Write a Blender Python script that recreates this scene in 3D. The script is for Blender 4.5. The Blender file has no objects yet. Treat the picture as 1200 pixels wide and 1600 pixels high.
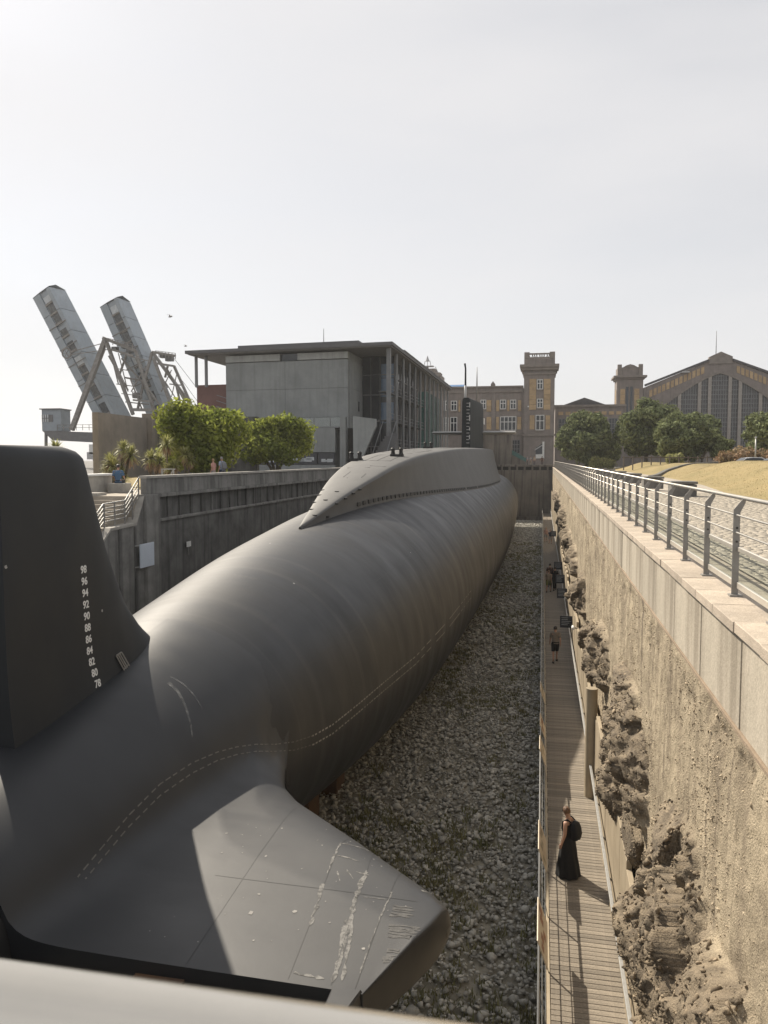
import bpy, bmesh, math, random
import numpy as np
from mathutils import Vector, Matrix
R_ = math.radians
random.seed(7)
rng = np.random.default_rng(11)
sc = bpy.context.scene
COL = sc.collection

# ------------------------------------------------------------------ camera, sky, sun, exposure
cam_d = bpy.data.cameras.new('camera')
cam = bpy.data.objects.new('camera', cam_d); COL.objects.link(cam)
cam_d.sensor_fit = 'VERTICAL'; cam_d.sensor_height = 34.6
cam_d.lens = 34.6 * 1240.0 / 1600.0
cam_d.clip_start = 0.05; cam_d.clip_end = 6000
cam.location = (0, 0, 0)
cam.rotation_euler = (R_(90 - 3.8294), 0, R_(11.2853))
cam_d.dof.use_dof = True; cam_d.dof.focus_distance = 38.0; cam_d.dof.aperture_fstop = 8.0
sc.camera = cam

SUN_EL, SUN_AZ = 41.5, 45.0          # azimuth from +Y (along the dock) towards -X
world = bpy.data.worlds.new('World'); sc.world = world; world.use_nodes = True
wn = world.node_tree.nodes; wl = world.node_tree.links
bg = wn['Background']
sky = wn.new('ShaderNodeTexSky'); sky.sky_type = 'NISHITA'; sky.sun_disc = False
sky.sun_elevation = R_(SUN_EL); sky.sun_rotation = R_(-SUN_AZ)
sky.air_density = 1.0; sky.dust_density = 1.0; sky.ozone_density = 1.0; sky.altitude = 10
hs = wn.new('ShaderNodeHueSaturation'); hs.inputs['Saturation'].default_value = 0.35
veil = wn.new('ShaderNodeMix'); veil.data_type = 'RGBA'; veil.inputs[0].default_value = 0.62      # an even high veil of thin cloud over the blue
veil.inputs[7].default_value = (8.0, 7.85, 7.85, 1)
sco = wn.new('ShaderNodeTexCoord'); smp = wn.new('ShaderNodeMapping'); smp.inputs['Scale'].default_value = (1.2, 1.2, 5.0); smp.inputs['Rotation'].default_value = (.12, .1, .5)
sno = wn.new('ShaderNodeTexNoise'); sno.inputs['Scale'].default_value = 1.6; sno.inputs['Detail'].default_value = 5; sno.inputs['Roughness'].default_value = .5
smr = wn.new('ShaderNodeMapRange'); smr.inputs[1].default_value = .3; smr.inputs[2].default_value = .7; smr.inputs[3].default_value = .50; smr.inputs[4].default_value = .78
wl.new(sco.outputs['Generated'], smp.inputs[0]); wl.new(smp.outputs[0], sno.inputs['Vector']); wl.new(sno.outputs['Fac'], smr.inputs[0]); wl.new(smr.outputs[0], veil.inputs[0])
wl.new(sky.outputs[0], hs.inputs['Color']); wl.new(hs.outputs[0], veil.inputs[6]); wl.new(veil.outputs[2], bg.inputs['Color'])
bg.inputs['Strength'].default_value = 0.078
sun_d = bpy.data.lights.new('sun', 'SUN'); sun_d.energy = 4.9; sun_d.angle = R_(0.6); sun_d.color = (1.0, 0.90, 0.75)
sun = bpy.data.objects.new('sun', sun_d); COL.objects.link(sun)
sdir = Vector((-math.sin(R_(SUN_AZ)) * math.cos(R_(SUN_EL)), math.cos(R_(SUN_AZ)) * math.cos(R_(SUN_EL)), math.sin(R_(SUN_EL))))
sun.rotation_euler = sdir.to_track_quat('Z', 'Y').to_euler()
sun.location = (-60, 60, 90)
vs = sc.view_settings
vs.view_transform = 'Standard'; vs.look = 'None'; vs.gamma = 1; vs.exposure = 0.5; vs.use_curve_mapping = False

# ------------------------------------------------------------------ materials
MATS = {}
def M(name, col, col2=None, rough=.8, scale=2.0, bump=.15, bscale=18, streak=0, streak_col=None, metal=0, spec=.5,
      island=0, objrand=0, fine=0, pits=0, pit_col=(.06, .05, .04), grooves=0, coat=0, stretch=(1, 1, 1), attr=None, attr_col=None, lo=.35, hi=.65, transl=0):
    m = bpy.data.materials.new(name); m.use_nodes = True
    nt = m.node_tree; n = nt.nodes; l = nt.links
    b = n['Principled BSDF']
    b.inputs['Roughness'].default_value = rough; b.inputs['Metallic'].default_value = metal
    b.inputs['Specular IOR Level'].default_value = spec
    if coat: b.inputs['Coat Weight'].default_value = coat
    tc = n.new('ShaderNodeTexCoord'); co = tc.outputs['Object']
    mp = n.new('ShaderNodeMapping'); mp.inputs['Scale'].default_value = stretch; l.new(co, mp.inputs['Vector'])
    c4 = lambda c: (c[0], c[1], c[2], 1)
    if col2 is None: col2 = tuple(x * .72 for x in col)
    ns = n.new('ShaderNodeTexNoise'); ns.inputs['Scale'].default_value = scale; ns.inputs['Detail'].default_value = 7; ns.inputs['Roughness'].default_value = .62
    l.new(mp.outputs[0], ns.inputs['Vector'])
    rp = n.new('ShaderNodeValToRGB'); rp.color_ramp.elements[0].position = lo; rp.color_ramp.elements[1].position = hi
    rp.color_ramp.elements[0].color = c4(col); rp.color_ramp.elements[1].color = c4(col2)
    l.new(ns.outputs['Fac'], rp.inputs[0]); out = rp.outputs[0]
    def mix(a, bcol, fac, mode='MIX'):
        x = n.new('ShaderNodeMix'); x.data_type = 'RGBA'; x.blend_type = mode
        if isinstance(fac, (int, float)): x.inputs[0].default_value = fac
        else: l.new(fac, x.inputs[0])
        l.new(a, x.inputs[6])
        if isinstance(bcol, tuple): x.inputs[7].default_value = c4(bcol)
        else: l.new(bcol, x.inputs[7])
        return x.outputs[2]
    def ramp(src, p0, p1):
        r = n.new('ShaderNodeMapRange'); r.inputs[1].default_value = p0; r.inputs[2].default_value = p1; l.new(src, r.inputs[0]); return r.outputs[0]
    def mul(a, f):
        r = n.new('ShaderNodeMath'); r.operation = 'MULTIPLY'; l.new(a, r.inputs[0]); r.inputs[1].default_value = f; return r.outputs[0]
    if attr:
        a = n.new('ShaderNodeAttribute'); a.attribute_name = attr
        n3 = n.new('ShaderNodeTexNoise'); n3.inputs['Scale'].default_value = 7; n3.inputs['Detail'].default_value = 6; l.new(co, n3.inputs['Vector'])
        ac = attr_col if isinstance(attr_col[0], tuple) else (attr_col, tuple(x * .5 for x in attr_col))
        r2 = n.new('ShaderNodeValToRGB'); r2.color_ramp.elements[0].position = .35; r2.color_ramp.elements[1].position = .65
        r2.color_ramp.elements[0].color = c4(ac[0]); r2.color_ramp.elements[1].color = c4(ac[1]); l.new(n3.outputs['Fac'], r2.inputs[0])
        out = mix(out, r2.outputs[0], a.outputs['Fac'])
    if streak:
        m2 = n.new('ShaderNodeMapping'); m2.inputs['Scale'].default_value = (1.6, 1.6, .10); l.new(co, m2.inputs['Vector'])
        n2 = n.new('ShaderNodeTexNoise'); n2.inputs['Scale'].default_value = 1.5; n2.inputs['Detail'].default_value = 6; l.new(m2.outputs[0], n2.inputs['Vector'])
        out = mix(out, streak_col or tuple(x * .3 for x in col), mul(ramp(n2.outputs['Fac'], .48, .72), streak))
    if pits:
        n5 = n.new('ShaderNodeTexNoise'); n5.inputs['Scale'].default_value = 24; n5.inputs['Detail'].default_value = 5; n5.inputs['Roughness'].default_value = .75; l.new(co, n5.inputs['Vector'])
        out = mix(out, pit_col, mul(ramp(n5.outputs['Fac'], .54, .68), pits))
    if grooves:
        m3 = n.new('ShaderNodeMapping'); m3.inputs['Scale'].default_value = (5, 5, .12); l.new(co, m3.inputs['Vector'])
        n6 = n.new('ShaderNodeTexNoise'); n6.inputs['Scale'].default_value = 1.3; n6.inputs['Detail'].default_value = 4; l.new(m3.outputs[0], n6.inputs['Vector'])
        out = mix(out, pit_col, mul(ramp(n6.outputs['Fac'], .58, .70), grooves))
    if fine:
        n4 = n.new('ShaderNodeTexNoise'); n4.inputs['Scale'].default_value = bscale * 2; n4.inputs['Detail'].default_value = 4; l.new(co, n4.inputs['Vector'])
        g = n.new('ShaderNodeMapRange'); g.inputs[1].default_value = .3; g.inputs[2].default_value = .7; g.inputs[3].default_value = 1 - fine; g.inputs[4].default_value = 1 + fine
        l.new(n4.outputs['Fac'], g.inputs[0])
        out = mix(out, g.outputs[0], 1.0, 'MULTIPLY')
    if island or objrand:
        if island: src = n.new('ShaderNodeNewGeometry').outputs['Random Per Island']; am = island
        else: src = n.new('ShaderNodeObjectInfo').outputs['Random']; am = objrand
        g = n.new('ShaderNodeMapRange'); g.inputs[3].default_value = 1 - am; g.inputs[4].default_value = 1 + am; l.new(src, g.inputs[0])
        out = mix(out, g.outputs[0], 1.0, 'MULTIPLY')
    l.new(out, b.inputs['Base Color'])
    if bump:
        nb = n.new('ShaderNodeTexNoise'); nb.inputs['Scale'].default_value = bscale; nb.inputs['Detail'].default_value = 6; nb.inputs['Roughness'].default_value = .65
        l.new(mp.outputs[0], nb.inputs['Vector'])
        bp = n.new('ShaderNodeBump'); bp.inputs['Strength'].default_value = bump; bp.inputs['Distance'].default_value = .05
        l.new(nb.outputs['Fac'], bp.inputs['Height']); l.new(bp.outputs[0], b.inputs['Normal'])
    if transl:
        t = n.new('ShaderNodeBsdfTranslucent'); l.new(out, t.inputs['Color'])
        ms = n.new('ShaderNodeMixShader'); ms.inputs[0].default_value = transl
        l.new(b.outputs[0], ms.inputs[1]); l.new(t.outputs[0], ms.inputs[2]); l.new(ms.outputs[0], n['Material Output'].inputs['Surface'])
    MATS[name] = m
    return m

def hull_material(name, c1, c2, rough, seams, spec=.5, root_col=None):
    """dark naval paint: patchy sheen, weld seams round the hull as fine relief, small white chips"""
    m = M(name, c1, c2, rough=rough, scale=.55, bump=0, stretch=(1, .5, 1), spec=spec)
    nt = m.node_tree; n = nt.nodes; l = nt.links; b = n['Principled BSDF']
    tc = n.new('ShaderNodeTexCoord'); sp = n.new('ShaderNodeSeparateXYZ'); l.new(tc.outputs['Object'], sp.inputs[0])
    # seam rings every 2.6 m with a wavy plate surface between them
    def math_(op, a, bb=None):
        x = n.new('ShaderNodeMath'); x.operation = op
        for i, v in enumerate((a, bb)):
            if v is None: continue
            if isinstance(v, (int, float)): x.inputs[i].default_value = v
            else: l.new(v, x.inputs[i])
        return x.outputs[0]
    wav = n.new('ShaderNodeTexNoise'); wav.noise_dimensions = '1D'; wav.inputs['Scale'].default_value = .55; wav.inputs['Detail'].default_value = 2.5
    l.new(sp.outputs['Y'], wav.inputs['W'])
    ring = math_('PINGPONG', sp.outputs['Y'], seams / 2)
    seam = math_('LESS_THAN', ring, .018)
    mot = n.new('ShaderNodeTexNoise'); mot.inputs['Scale'].default_value = .7; mot.inputs['Detail'].default_value = 5; l.new(tc.outputs['Object'], mot.inputs['Vector'])
    h = math_('ADD', math_('MULTIPLY', wav.outputs['Fac'], .5), math_('MULTIPLY', mot.outputs['Fac'], .35))
    h = math_('SUBTRACT', h, math_('MULTIPLY', seam, .16))
    bp = n.new('ShaderNodeBump'); bp.inputs['Strength'].default_value = .35; bp.inputs['Distance'].default_value = .06
    l.new(h, bp.inputs['Height']); l.new(bp.outputs[0], b.inputs['Normal'])
    # roughness patches and scuffs
    sc1 = n.new('ShaderNodeTexNoise'); sc1.inputs['Scale'].default_value = 1.0; sc1.inputs['Detail'].default_value = 4; sc1.inputs['Roughness'].default_value = .55
    mpp = n.new('ShaderNodeMapping'); mpp.inputs['Scale'].default_value = (.5, 1.1, .5); l.new(tc.outputs['Object'], mpp.inputs['Vector']); l.new(mpp.outputs[0], sc1.inputs['Vector'])
    mr = n.new('ShaderNodeMapRange'); mr.inputs[1].default_value = .3; mr.inputs[2].default_value = .7; mr.inputs[3].default_value = rough - .06; mr.inputs[4].default_value = rough + .1
    l.new(sc1.outputs['Fac'], mr.inputs[0]); l.new(mr.outputs[0], b.inputs['Roughness'])
    old = b.inputs['Base Color'].links[0].from_socket
    vo = n.new('ShaderNodeTexVoronoi'); vo.inputs['Scale'].default_value = 1.1; l.new(tc.outputs['Object'], vo.inputs['Vector'])
    nn = n.new('ShaderNodeTexNoise'); nn.inputs['Scale'].default_value = 30; l.new(tc.outputs['Object'], nn.inputs['Vector'])
    chip = math_('LESS_THAN', math_('ADD', vo.outputs['Distance'], math_('MULTIPLY', nn.outputs['Fac'], .05)), .052)
    mx = n.new('ShaderNodeMix'); mx.data_type = 'RGBA'; l.new(math_('MULTIPLY', chip, .75), mx.inputs[0]); l.new(old, mx.inputs[6]); mx.inputs[7].default_value = (.45, .44, .42, 1)
    mx2 = n.new('ShaderNodeMix'); mx2.data_type = 'RGBA'; mx2.blend_type = 'MULTIPLY'; l.new(math_('MULTIPLY', seam, .7), mx2.inputs[0]); l.new(mx.outputs[2], mx2.inputs[6]); mx2.inputs[7].default_value = (.3, .3, .3, 1)
    w2 = n.new('ShaderNodeTexNoise'); w2.noise_dimensions = '1D'; w2.inputs['Scale'].default_value = 1.9; w2.inputs['Detail'].default_value = 3; l.new(sp.outputs['Y'], w2.inputs['W'])
    pr_ = n.new('ShaderNodeMapRange'); pr_.inputs[1].default_value = .60; pr_.inputs[2].default_value = .70; pr_.inputs[4].default_value = .8; l.new(w2.outputs['Fac'], pr_.inputs[0])
    mx3 = n.new('ShaderNodeMix'); mx3.data_type = 'RGBA'; l.new(math_('MULTIPLY', pr_.outputs[0], mot.outputs['Fac']), mx3.inputs[0]); l.new(mx2.outputs[2], mx3.inputs[6]); mx3.inputs[7].default_value = (.052, .050, .048, 1)
    out = mx3.outputs[2] if seams < 30 else mx2.outputs[2]
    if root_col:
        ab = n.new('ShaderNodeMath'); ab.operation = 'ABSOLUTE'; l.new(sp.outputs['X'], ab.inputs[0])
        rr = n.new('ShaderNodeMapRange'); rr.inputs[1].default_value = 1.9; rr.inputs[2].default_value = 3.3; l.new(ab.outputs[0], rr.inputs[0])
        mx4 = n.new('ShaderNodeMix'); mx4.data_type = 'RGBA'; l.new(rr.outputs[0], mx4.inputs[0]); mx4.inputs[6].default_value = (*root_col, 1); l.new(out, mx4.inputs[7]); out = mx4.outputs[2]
    l.new(out, b.inputs['Base Color'])
    return m

# ------------------------------------------------------------------ mesh helpers
class MB:
    def __init__(s): s.v = []; s.f = []
    def add(s, vs_, fs):
        o = len(s.v); s.v += [tuple(p) for p in vs_]; s.f += [tuple(i + o for i in f) for f in fs]; return s
    def box(s, x0, x1, y0, y1, z0, z1):
        return s.add([(x0, y0, z0), (x1, y0, z0), (x1, y1, z0), (x0, y1, z0), (x0, y0, z1), (x1, y0, z1), (x1, y1, z1), (x0, y1, z1)],
                     [(0, 3, 2, 1), (4, 5, 6, 7), (0, 1, 5, 4), (1, 2, 6, 5), (2, 3, 7, 6), (3, 0, 4, 7)])
    def bar(s, a, b, w, h=None, up=(0, 0, 1)):
        """rectangular bar from a to b, w across, h along up"""
        h = h or w; a = Vector(a); b = Vector(b); d = (b - a).normalized(); u = Vector(up)
        if abs(d.dot(u)) > .97: u = Vector((0, 1, 0))
        sd = d.cross(u).normalized(); u = sd.cross(d).normalized()
        vs_ = []
        for p in (a, b):
            for i, j in ((-1, -1), (1, -1), (1, 1), (-1, 1)): vs_.append(p + sd * (i * w / 2) + u * (j * h / 2))
        return s.add(vs_, [(0, 3, 2, 1), (4, 5, 6, 7), (0, 1, 5, 4), (1, 2, 6, 5), (2, 3, 7, 6), (3, 0, 4, 7)])
    def tube(s, pts, r, n=8, cap=True):
        pts = [Vector(p) for p in pts]; rs = r if isinstance(r, (list, tuple)) else [r] * len(pts)
        o = len(s.v); ref = None
        for i, p in enumerate(pts):
            d = (pts[min(i + 1, len(pts) - 1)] - pts[max(i - 1, 0)]).normalized()
            if ref is None: ref = Vector((0, 0, 1)) if abs(d.z) < .9 else Vector((1, 0, 0))
            a = d.cross(ref).normalized(); b = d.cross(a).normalized(); ref = -b if b.dot(ref) < 0 else b
            ref = a.cross(d).normalized()
            for k in range(n):
                t = 2 * math.pi * k / n; s.v.append(tuple(p + (a * math.cos(t) + ref * math.sin(t)) * rs[i]))
        for i in range(len(pts) - 1):
            for k in range(n):
                k2 = (k + 1) % n; s.f.append((o + i * n + k, o + i * n + k2, o + (i + 1) * n + k2, o + (i + 1) * n + k))
        if cap:
            s.f.append(tuple(o + k for k in reversed(range(n)))); s.f.append(tuple(o + (len(pts) - 1) * n + k for k in range(n)))
        return s
    def loft(s, rings, close=True, cap0=False, cap1=False):
        o = len(s.v); n = len(rings[0])
        for r in rings: s.v += [tuple(p) for p in r]
        for i in range(len(rings) - 1):
            for k in range(n if close else n - 1):
                k2 = (k + 1) % n; s.f.append((o + i * n + k, o + i * n + k2, o + (i + 1) * n + k2, o + (i + 1) * n + k))
        if cap0: s.f.append(tuple(o + k for k in reversed(range(n))))
        if cap1: s.f.append(tuple(o + (len(rings) - 1) * n + k for k in range(n)))
        return s
    def prism(s, poly, d):
        """closed polygon (list of 3D points) pushed along d"""
        n = len(poly); d = Vector(d); p = [Vector(q) for q in poly]
        return s.add(p + [q + d for q in p], [tuple(reversed(range(n))), tuple(range(n, 2 * n))] + [(i, (i + 1) % n, (i + 1) % n + n, i + n) for i in range(n)])
    def build(s, name, mat, parent=None, smooth=False, loc=None, kind=None, bevel=0):
        me = bpy.data.meshes.new(name)
        vv = np.array(s.v, float).reshape(-1, 3)
        off = np.zeros(3)
        if parent is not None:
            q = parent
            while q is not None: off += np.array(q.location); q = q.parent
        elif loc is not None: off = np.array(loc, float)
        me.from_pydata((vv - off).tolist(), [], s.f)
        bm = bmesh.new(); bm.from_mesh(me); bmesh.ops.recalc_face_normals(bm, faces=bm.faces)
        if bevel: bmesh.ops.bevel(bm, geom=bm.edges[:], offset=bevel, segments=1, affect='EDGES', clamp_overlap=True)
        bm.to_mesh(me); bm.free()
        if smooth:
            me.polygons.foreach_set('use_smooth', [True] * len(me.polygons))
            if smooth != True: me.set_sharp_from_angle(angle=R_(smooth))
        if mat: me.materials.append(mat if not isinstance(mat, str) else MATS[mat])
        o = bpy.data.objects.new(name, me); COL.objects.link(o)
        if parent is not None: o.parent = parent
        elif loc is not None: o.location = loc
        if kind: o['kind'] = kind
        return o

def tag(o, label=None, cat=None, group=None, kind=None):
    if label: o['label'] = label
    if cat: o['category'] = cat
    if group: o['group'] = group
    if kind: o['kind'] = kind
    return o
def thing(name, label, cat, loc=(0, 0, 0), group=None, rz=0):
    o = bpy.data.objects.new(name, None); COL.objects.link(o); o.location = loc; o.rotation_euler = (0, 0, rz)
    o.empty_display_size = .2
    return tag(o, label, cat, group)
def inst(src, parent, loc, rz=0, name=None):
    c = src.copy(); COL.objects.link(c); c.parent = parent; c.location = loc
    if rz: c.rotation_euler = (0, 0, rz)
    return c
def copy_tree(o, parent=None):
    c = o.copy(); COL.objects.link(c); c.parent = parent
    for ch in list(o.children): copy_tree(ch, c)
    return c
def npmesh(name, V, F, mat, parent=None, smooth=False, kind=None, loc=None, attr=None):
    """fast mesh from numpy arrays, all faces with the same corner count"""
    V = np.asarray(V, np.float32).reshape(-1, 3).copy(); F = np.asarray(F, np.int32); k = F.shape[1]
    off = np.zeros(3, np.float32)
    if parent is not None:
        q = parent
        while q is not None: off += np.array(q.location, np.float32); q = q.parent
    elif loc is not None: off = np.array(loc, np.float32)
    V -= off
    me = bpy.data.meshes.new(name); me.vertices.add(len(V)); me.vertices.foreach_set('co', V.ravel())
    me.loops.add(F.size); me.loops.foreach_set('vertex_index', F.ravel())
    me.polygons.add(len(F)); me.polygons.foreach_set('loop_start', np.arange(0, F.size, k, dtype=np.int32))
    me.polygons.foreach_set('loop_total', np.full(len(F), k, np.int32))
    if smooth: me.polygons.foreach_set('use_smooth', np.ones(len(F), bool))
    if attr:
        for an, av in attr.items():
            a = me.attributes.new(an, 'FLOAT', 'POINT'); a.data.foreach_set('value', np.asarray(av, np.float32).ravel())
    me.update(calc_edges=True)
    me.materials.append(MATS[mat] if isinstance(mat, str) else mat)
    o = bpy.data.objects.new(name, me); COL.objects.link(o)
    if parent is not None: o.parent = parent
    elif loc is not None: o.location = loc
    if kind: o['kind'] = kind
    return o
def grid_faces(nu, nv):
    i = np.arange((nu - 1) * (nv - 1)); u = i // (nv - 1); v = i % (nv - 1); a = u * nv + v
    return np.stack([a, a + nv, a + nv + 1, a + 1], 1)
def _h(ix, iy, s):
    h = (ix.astype(np.int64) * 374761393 + iy.astype(np.int64) * 668265263 + s * 1274126177) & 0xffffffff
    h = ((h ^ (h >> 13)) * 1274126177) & 0xffffffff
    return ((h ^ (h >> 16)) & 0xffff) / 65535.0
def vn(x, y, s=0):
    ix = np.floor(x); iy = np.floor(y); fx = x - ix; fy = y - iy
    fx = fx * fx * (3 - 2 * fx); fy = fy * fy * (3 - 2 * fy); ix = ix.astype(np.int64); iy = iy.astype(np.int64)
    a = _h(ix, iy, s); b = _h(ix + 1, iy, s); c = _h(ix, iy + 1, s); d = _h(ix + 1, iy + 1, s)
    return (a * (1 - fx) + b * fx) * (1 - fy) + (c * (1 - fx) + d * fx) * fy
def fbm(x, y, s=0, o=5, g=.5):
    t = 0; a = 1; w = 0
    for k in range(o): t = t + a * vn(x * 2 ** k + 17.3 * k, y * 2 ** k - 9.1 * k, s + k); w += a; a *= g
    return t / w
def sm(x, a, b):
    t = np.clip((x - a) / (b - a), 0, 1); return t * t * (3 - 2 * t)

def cells(x, y, s=0):
    """facetted relief: every cell of a jittered grid is a tilted plane at its own level"""
    ix = np.floor(x).astype(np.int64); iy = np.floor(y).astype(np.int64); best = np.full(np.shape(x), 9.0); val = np.zeros(np.shape(x)); sec = np.full(np.shape(x), 9.0)
    for dx in (-1, 0, 1):
        for dy in (-1, 0, 1):
            cx = ix + dx; cy = iy + dy; px = cx + _h(cx, cy, s + 1); py = cy + _h(cx, cy, s + 2)
            d = np.hypot(x - px, y - py); v = _h(cx, cy, s + 3) - .5 + (_h(cx, cy, s + 4) - .5) * 1.1 * (x - px) + (_h(cx, cy, s + 5) - .5) * 1.1 * (y - py)
            m = d < best; sec = np.where(m, best, np.minimum(sec, d)); val = np.where(m, v, val); best = np.where(m, d, best)
    return val, sec - best
# ------------------------------------------------------------------ material list
M('soil', (.33, .305, .25), (.23, .215, .165), rough=.95, scale=1.2, bump=.5, bscale=14)
M('asphalt', (.16, .155, .15), (.12, .115, .11), rough=.9, scale=.5, bump=.1, bscale=40)
M('paving', (.40, .355, .295), (.31, .275, .225), rough=.9, scale=.7, bump=.2, bscale=26, fine=.2)
M('paver', (.42, .375, .31), (.34, .305, .25), rough=.9, scale=1.2, bump=.3, bscale=30, island=.10, fine=.2)
M('coping_stone', (.47, .40, .325), (.34, .29, .235), rough=.88, scale=2.6, bump=.3, bscale=36, objrand=.12, fine=.22, pits=.25, pit_col=(.2, .16, .12))
M('band_concrete', (.50, .445, .365), (.38, .34, .275), rough=.88, scale=1.2, bump=.2, bscale=22, streak=.75, streak_col=(.20, .17, .13), objrand=.09, fine=.14, grooves=.6, pit_col=(.12, .10, .08))
M('rough_wall', (.46, .385, .275), (.25, .205, .145), rough=.95, scale=.9, bump=.7, bscale=42, attr='rock', attr_col=((.27, .215, .15), (.09, .072, .053)), fine=.3, pits=.45, pit_col=(.12, .095, .07), grooves=.7, streak=.65, streak_col=(.20, .16, .115), lo=.42, hi=.66)
M('rock', (.29, .235, .165), (.10, .08, .058), rough=.95, scale=3.0, bump=.8, bscale=22, fine=.4, pits=.6, pit_col=(.03, .026, .022))
M('cladding', (.40, .335, .24), (.31, .255, .18), rough=.75, scale=1.2, bump=.06, bscale=20, streak=.3, streak_col=(.28, .22, .15), objrand=.07)
M('deck_wood', (.25, .215, .17), (.165, .14, .11), rough=.8, scale=6, bump=.15, bscale=18, objrand=.22, fine=.22, stretch=(.35, 3, 3))
M('dark_gap', (.02, .02, .018), rough=.95, bump=0)
M('dark_concrete', (.155, .153, .147), (.075, .074, .07), rough=.9, scale=.9, bump=.25, bscale=16, streak=.75, streak_col=(.022, .022, .022), fine=.15)
M('parapet_concrete', (.26, .255, .24), (.16, .157, .148), rough=.9, scale=1.2, bump=.15, bscale=18, streak=.8, streak_col=(.05, .05, .048), fine=.12)
M('cap_concrete', (.42, .40, .36), (.30, .285, .26), rough=.9, scale=2, bump=.15, bscale=25, fine=.1)
M('end_wall_concrete', (.20, .175, .15), (.13, .115, .10), rough=.9, scale=.4, bump=.15, bscale=8, streak=.9, streak_col=(.035, .033, .03))
M('stone', (.47, .455, .41), (.32, .31, .275), rough=.9, scale=2.2, bump=.5, bscale=13, island=.35)
M('weed', (.17, .18, .085), (.24, .215, .11), rough=.8, scale=.8, bump=0, island=.4, transl=.3)
M('dry_grass', (.30, .228, .105), (.225, .18, .075), rough=.95, scale=.5, bump=.22, bscale=30, fine=.12, stretch=(1, .5, 1))
M('grass_blade', (.33, .25, .115), (.23, .19, .08), rough=.9, scale=.4, bump=0, island=.3)
M('steel_rail', (.70, .66, .59), (.62, .585, .52), rough=.36, scale=5, bump=.02, metal=.6)
M('galvanised', (.42, .42, .41), (.34, .34, .33), rough=.5, scale=6, bump=.03, metal=.6)
M('post_steel', (.29, .28, .265), (.23, .222, .21), rough=.55, scale=4, bump=.04, metal=.3)
M('bolt', (.07, .065, .06), rough=.6, bump=0, metal=.5)
M('bench_stone', (.17, .165, .155), (.12, .116, .108), rough=.9, scale=3, bump=.2, bscale=20, fine=.15)
M('sign_navy', (.012, .018, .032), (.016, .022, .036), rough=.45, bump=0)
M('sign_line', (.45, .5, .56), rough=.6, bump=0)
M('white_paint', (.72, .72, .70), (.62, .62, .6), rough=.5, scale=4, bump=.03)
M('grey_paint', (.45, .45, .45), (.36, .36, .36), rough=.55, scale=4, bump=.03)
M('print_beige', (.62, .54, .42), (.5, .42, .32), rough=.5, scale=2, bump=0)
M('print_rust', (.36, .14, .07), (.22, .10, .06), rough=.5, scale=5, bump=0)
M('white_panel', (.62, .68, .76), (.58, .64, .72), rough=.5, scale=.8, bump=.02)
m = bpy.data.materials.new('balustrade_glass'); m.use_nodes = True; MATS['glass'] = m
b = m.node_tree.nodes['Principled BSDF']; b.inputs['Base Color'].default_value = (.78, .88, .84, 1); b.inputs['Roughness'].default_value = .04
b.inputs['Transmission Weight'].default_value = 1.0; b.inputs['IOR'].default_value = 1.08
nt = m.node_tree; tr = nt.nodes.new('ShaderNodeBsdfTransparent'); tr.inputs['Color'].default_value = (.90, .925, .912, 1)
gl = nt.nodes.new('ShaderNodeBsdfGlossy'); gl.inputs['Roughness'].default_value = .03
ms = nt.nodes.new('ShaderNodeMixShader'); ms.inputs[0].default_value = .06; nt.links.new(tr.outputs[0], ms.inputs[1]); nt.links.new(gl.outputs[0], ms.inputs[2])
nt.links.new(ms.outputs[0], nt.nodes['Material Output'].inputs['Surface'])

ZQ, ZD, ZG = -1.5, -9.95, -11.3       # right quay, boardwalk, dock floor
YE = 148.0                            # end wall of the dock

# ------------------------------------------------------------------ ground and dock floor
g = MB()
X0, X1, Y0, Y1, L = -21, 2.0, -25, YE + 1.5, 700
zg = -1.64
g.add([(-L, -L, zg), (L, -L, zg), (L, L, zg), (-L, L, zg), (X0, Y0, zg), (X1, Y0, zg), (X1, Y1, zg), (X0, Y1, zg)],
      [(0, 1, 5, 4), (1, 2, 6, 5), (2, 3, 7, 6), (3, 0, 4, 7)])
g.build('ground', 'asphalt', kind='structure')
nu, nv = 60, 260
U, V_ = np.meshgrid(np.linspace(-17.2, 2.0, nu), np.linspace(-25, YE + .4, nv), indexing='ij')
zz = ZG + .10 * (fbm(U * .5, V_ * .5, 3) - .5)
npmesh('dock_floor', np.stack([U, V_, zz], -1).reshape(-1, 3), grid_faces(nu, nv), 'soil', smooth=True, kind='structure')

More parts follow.
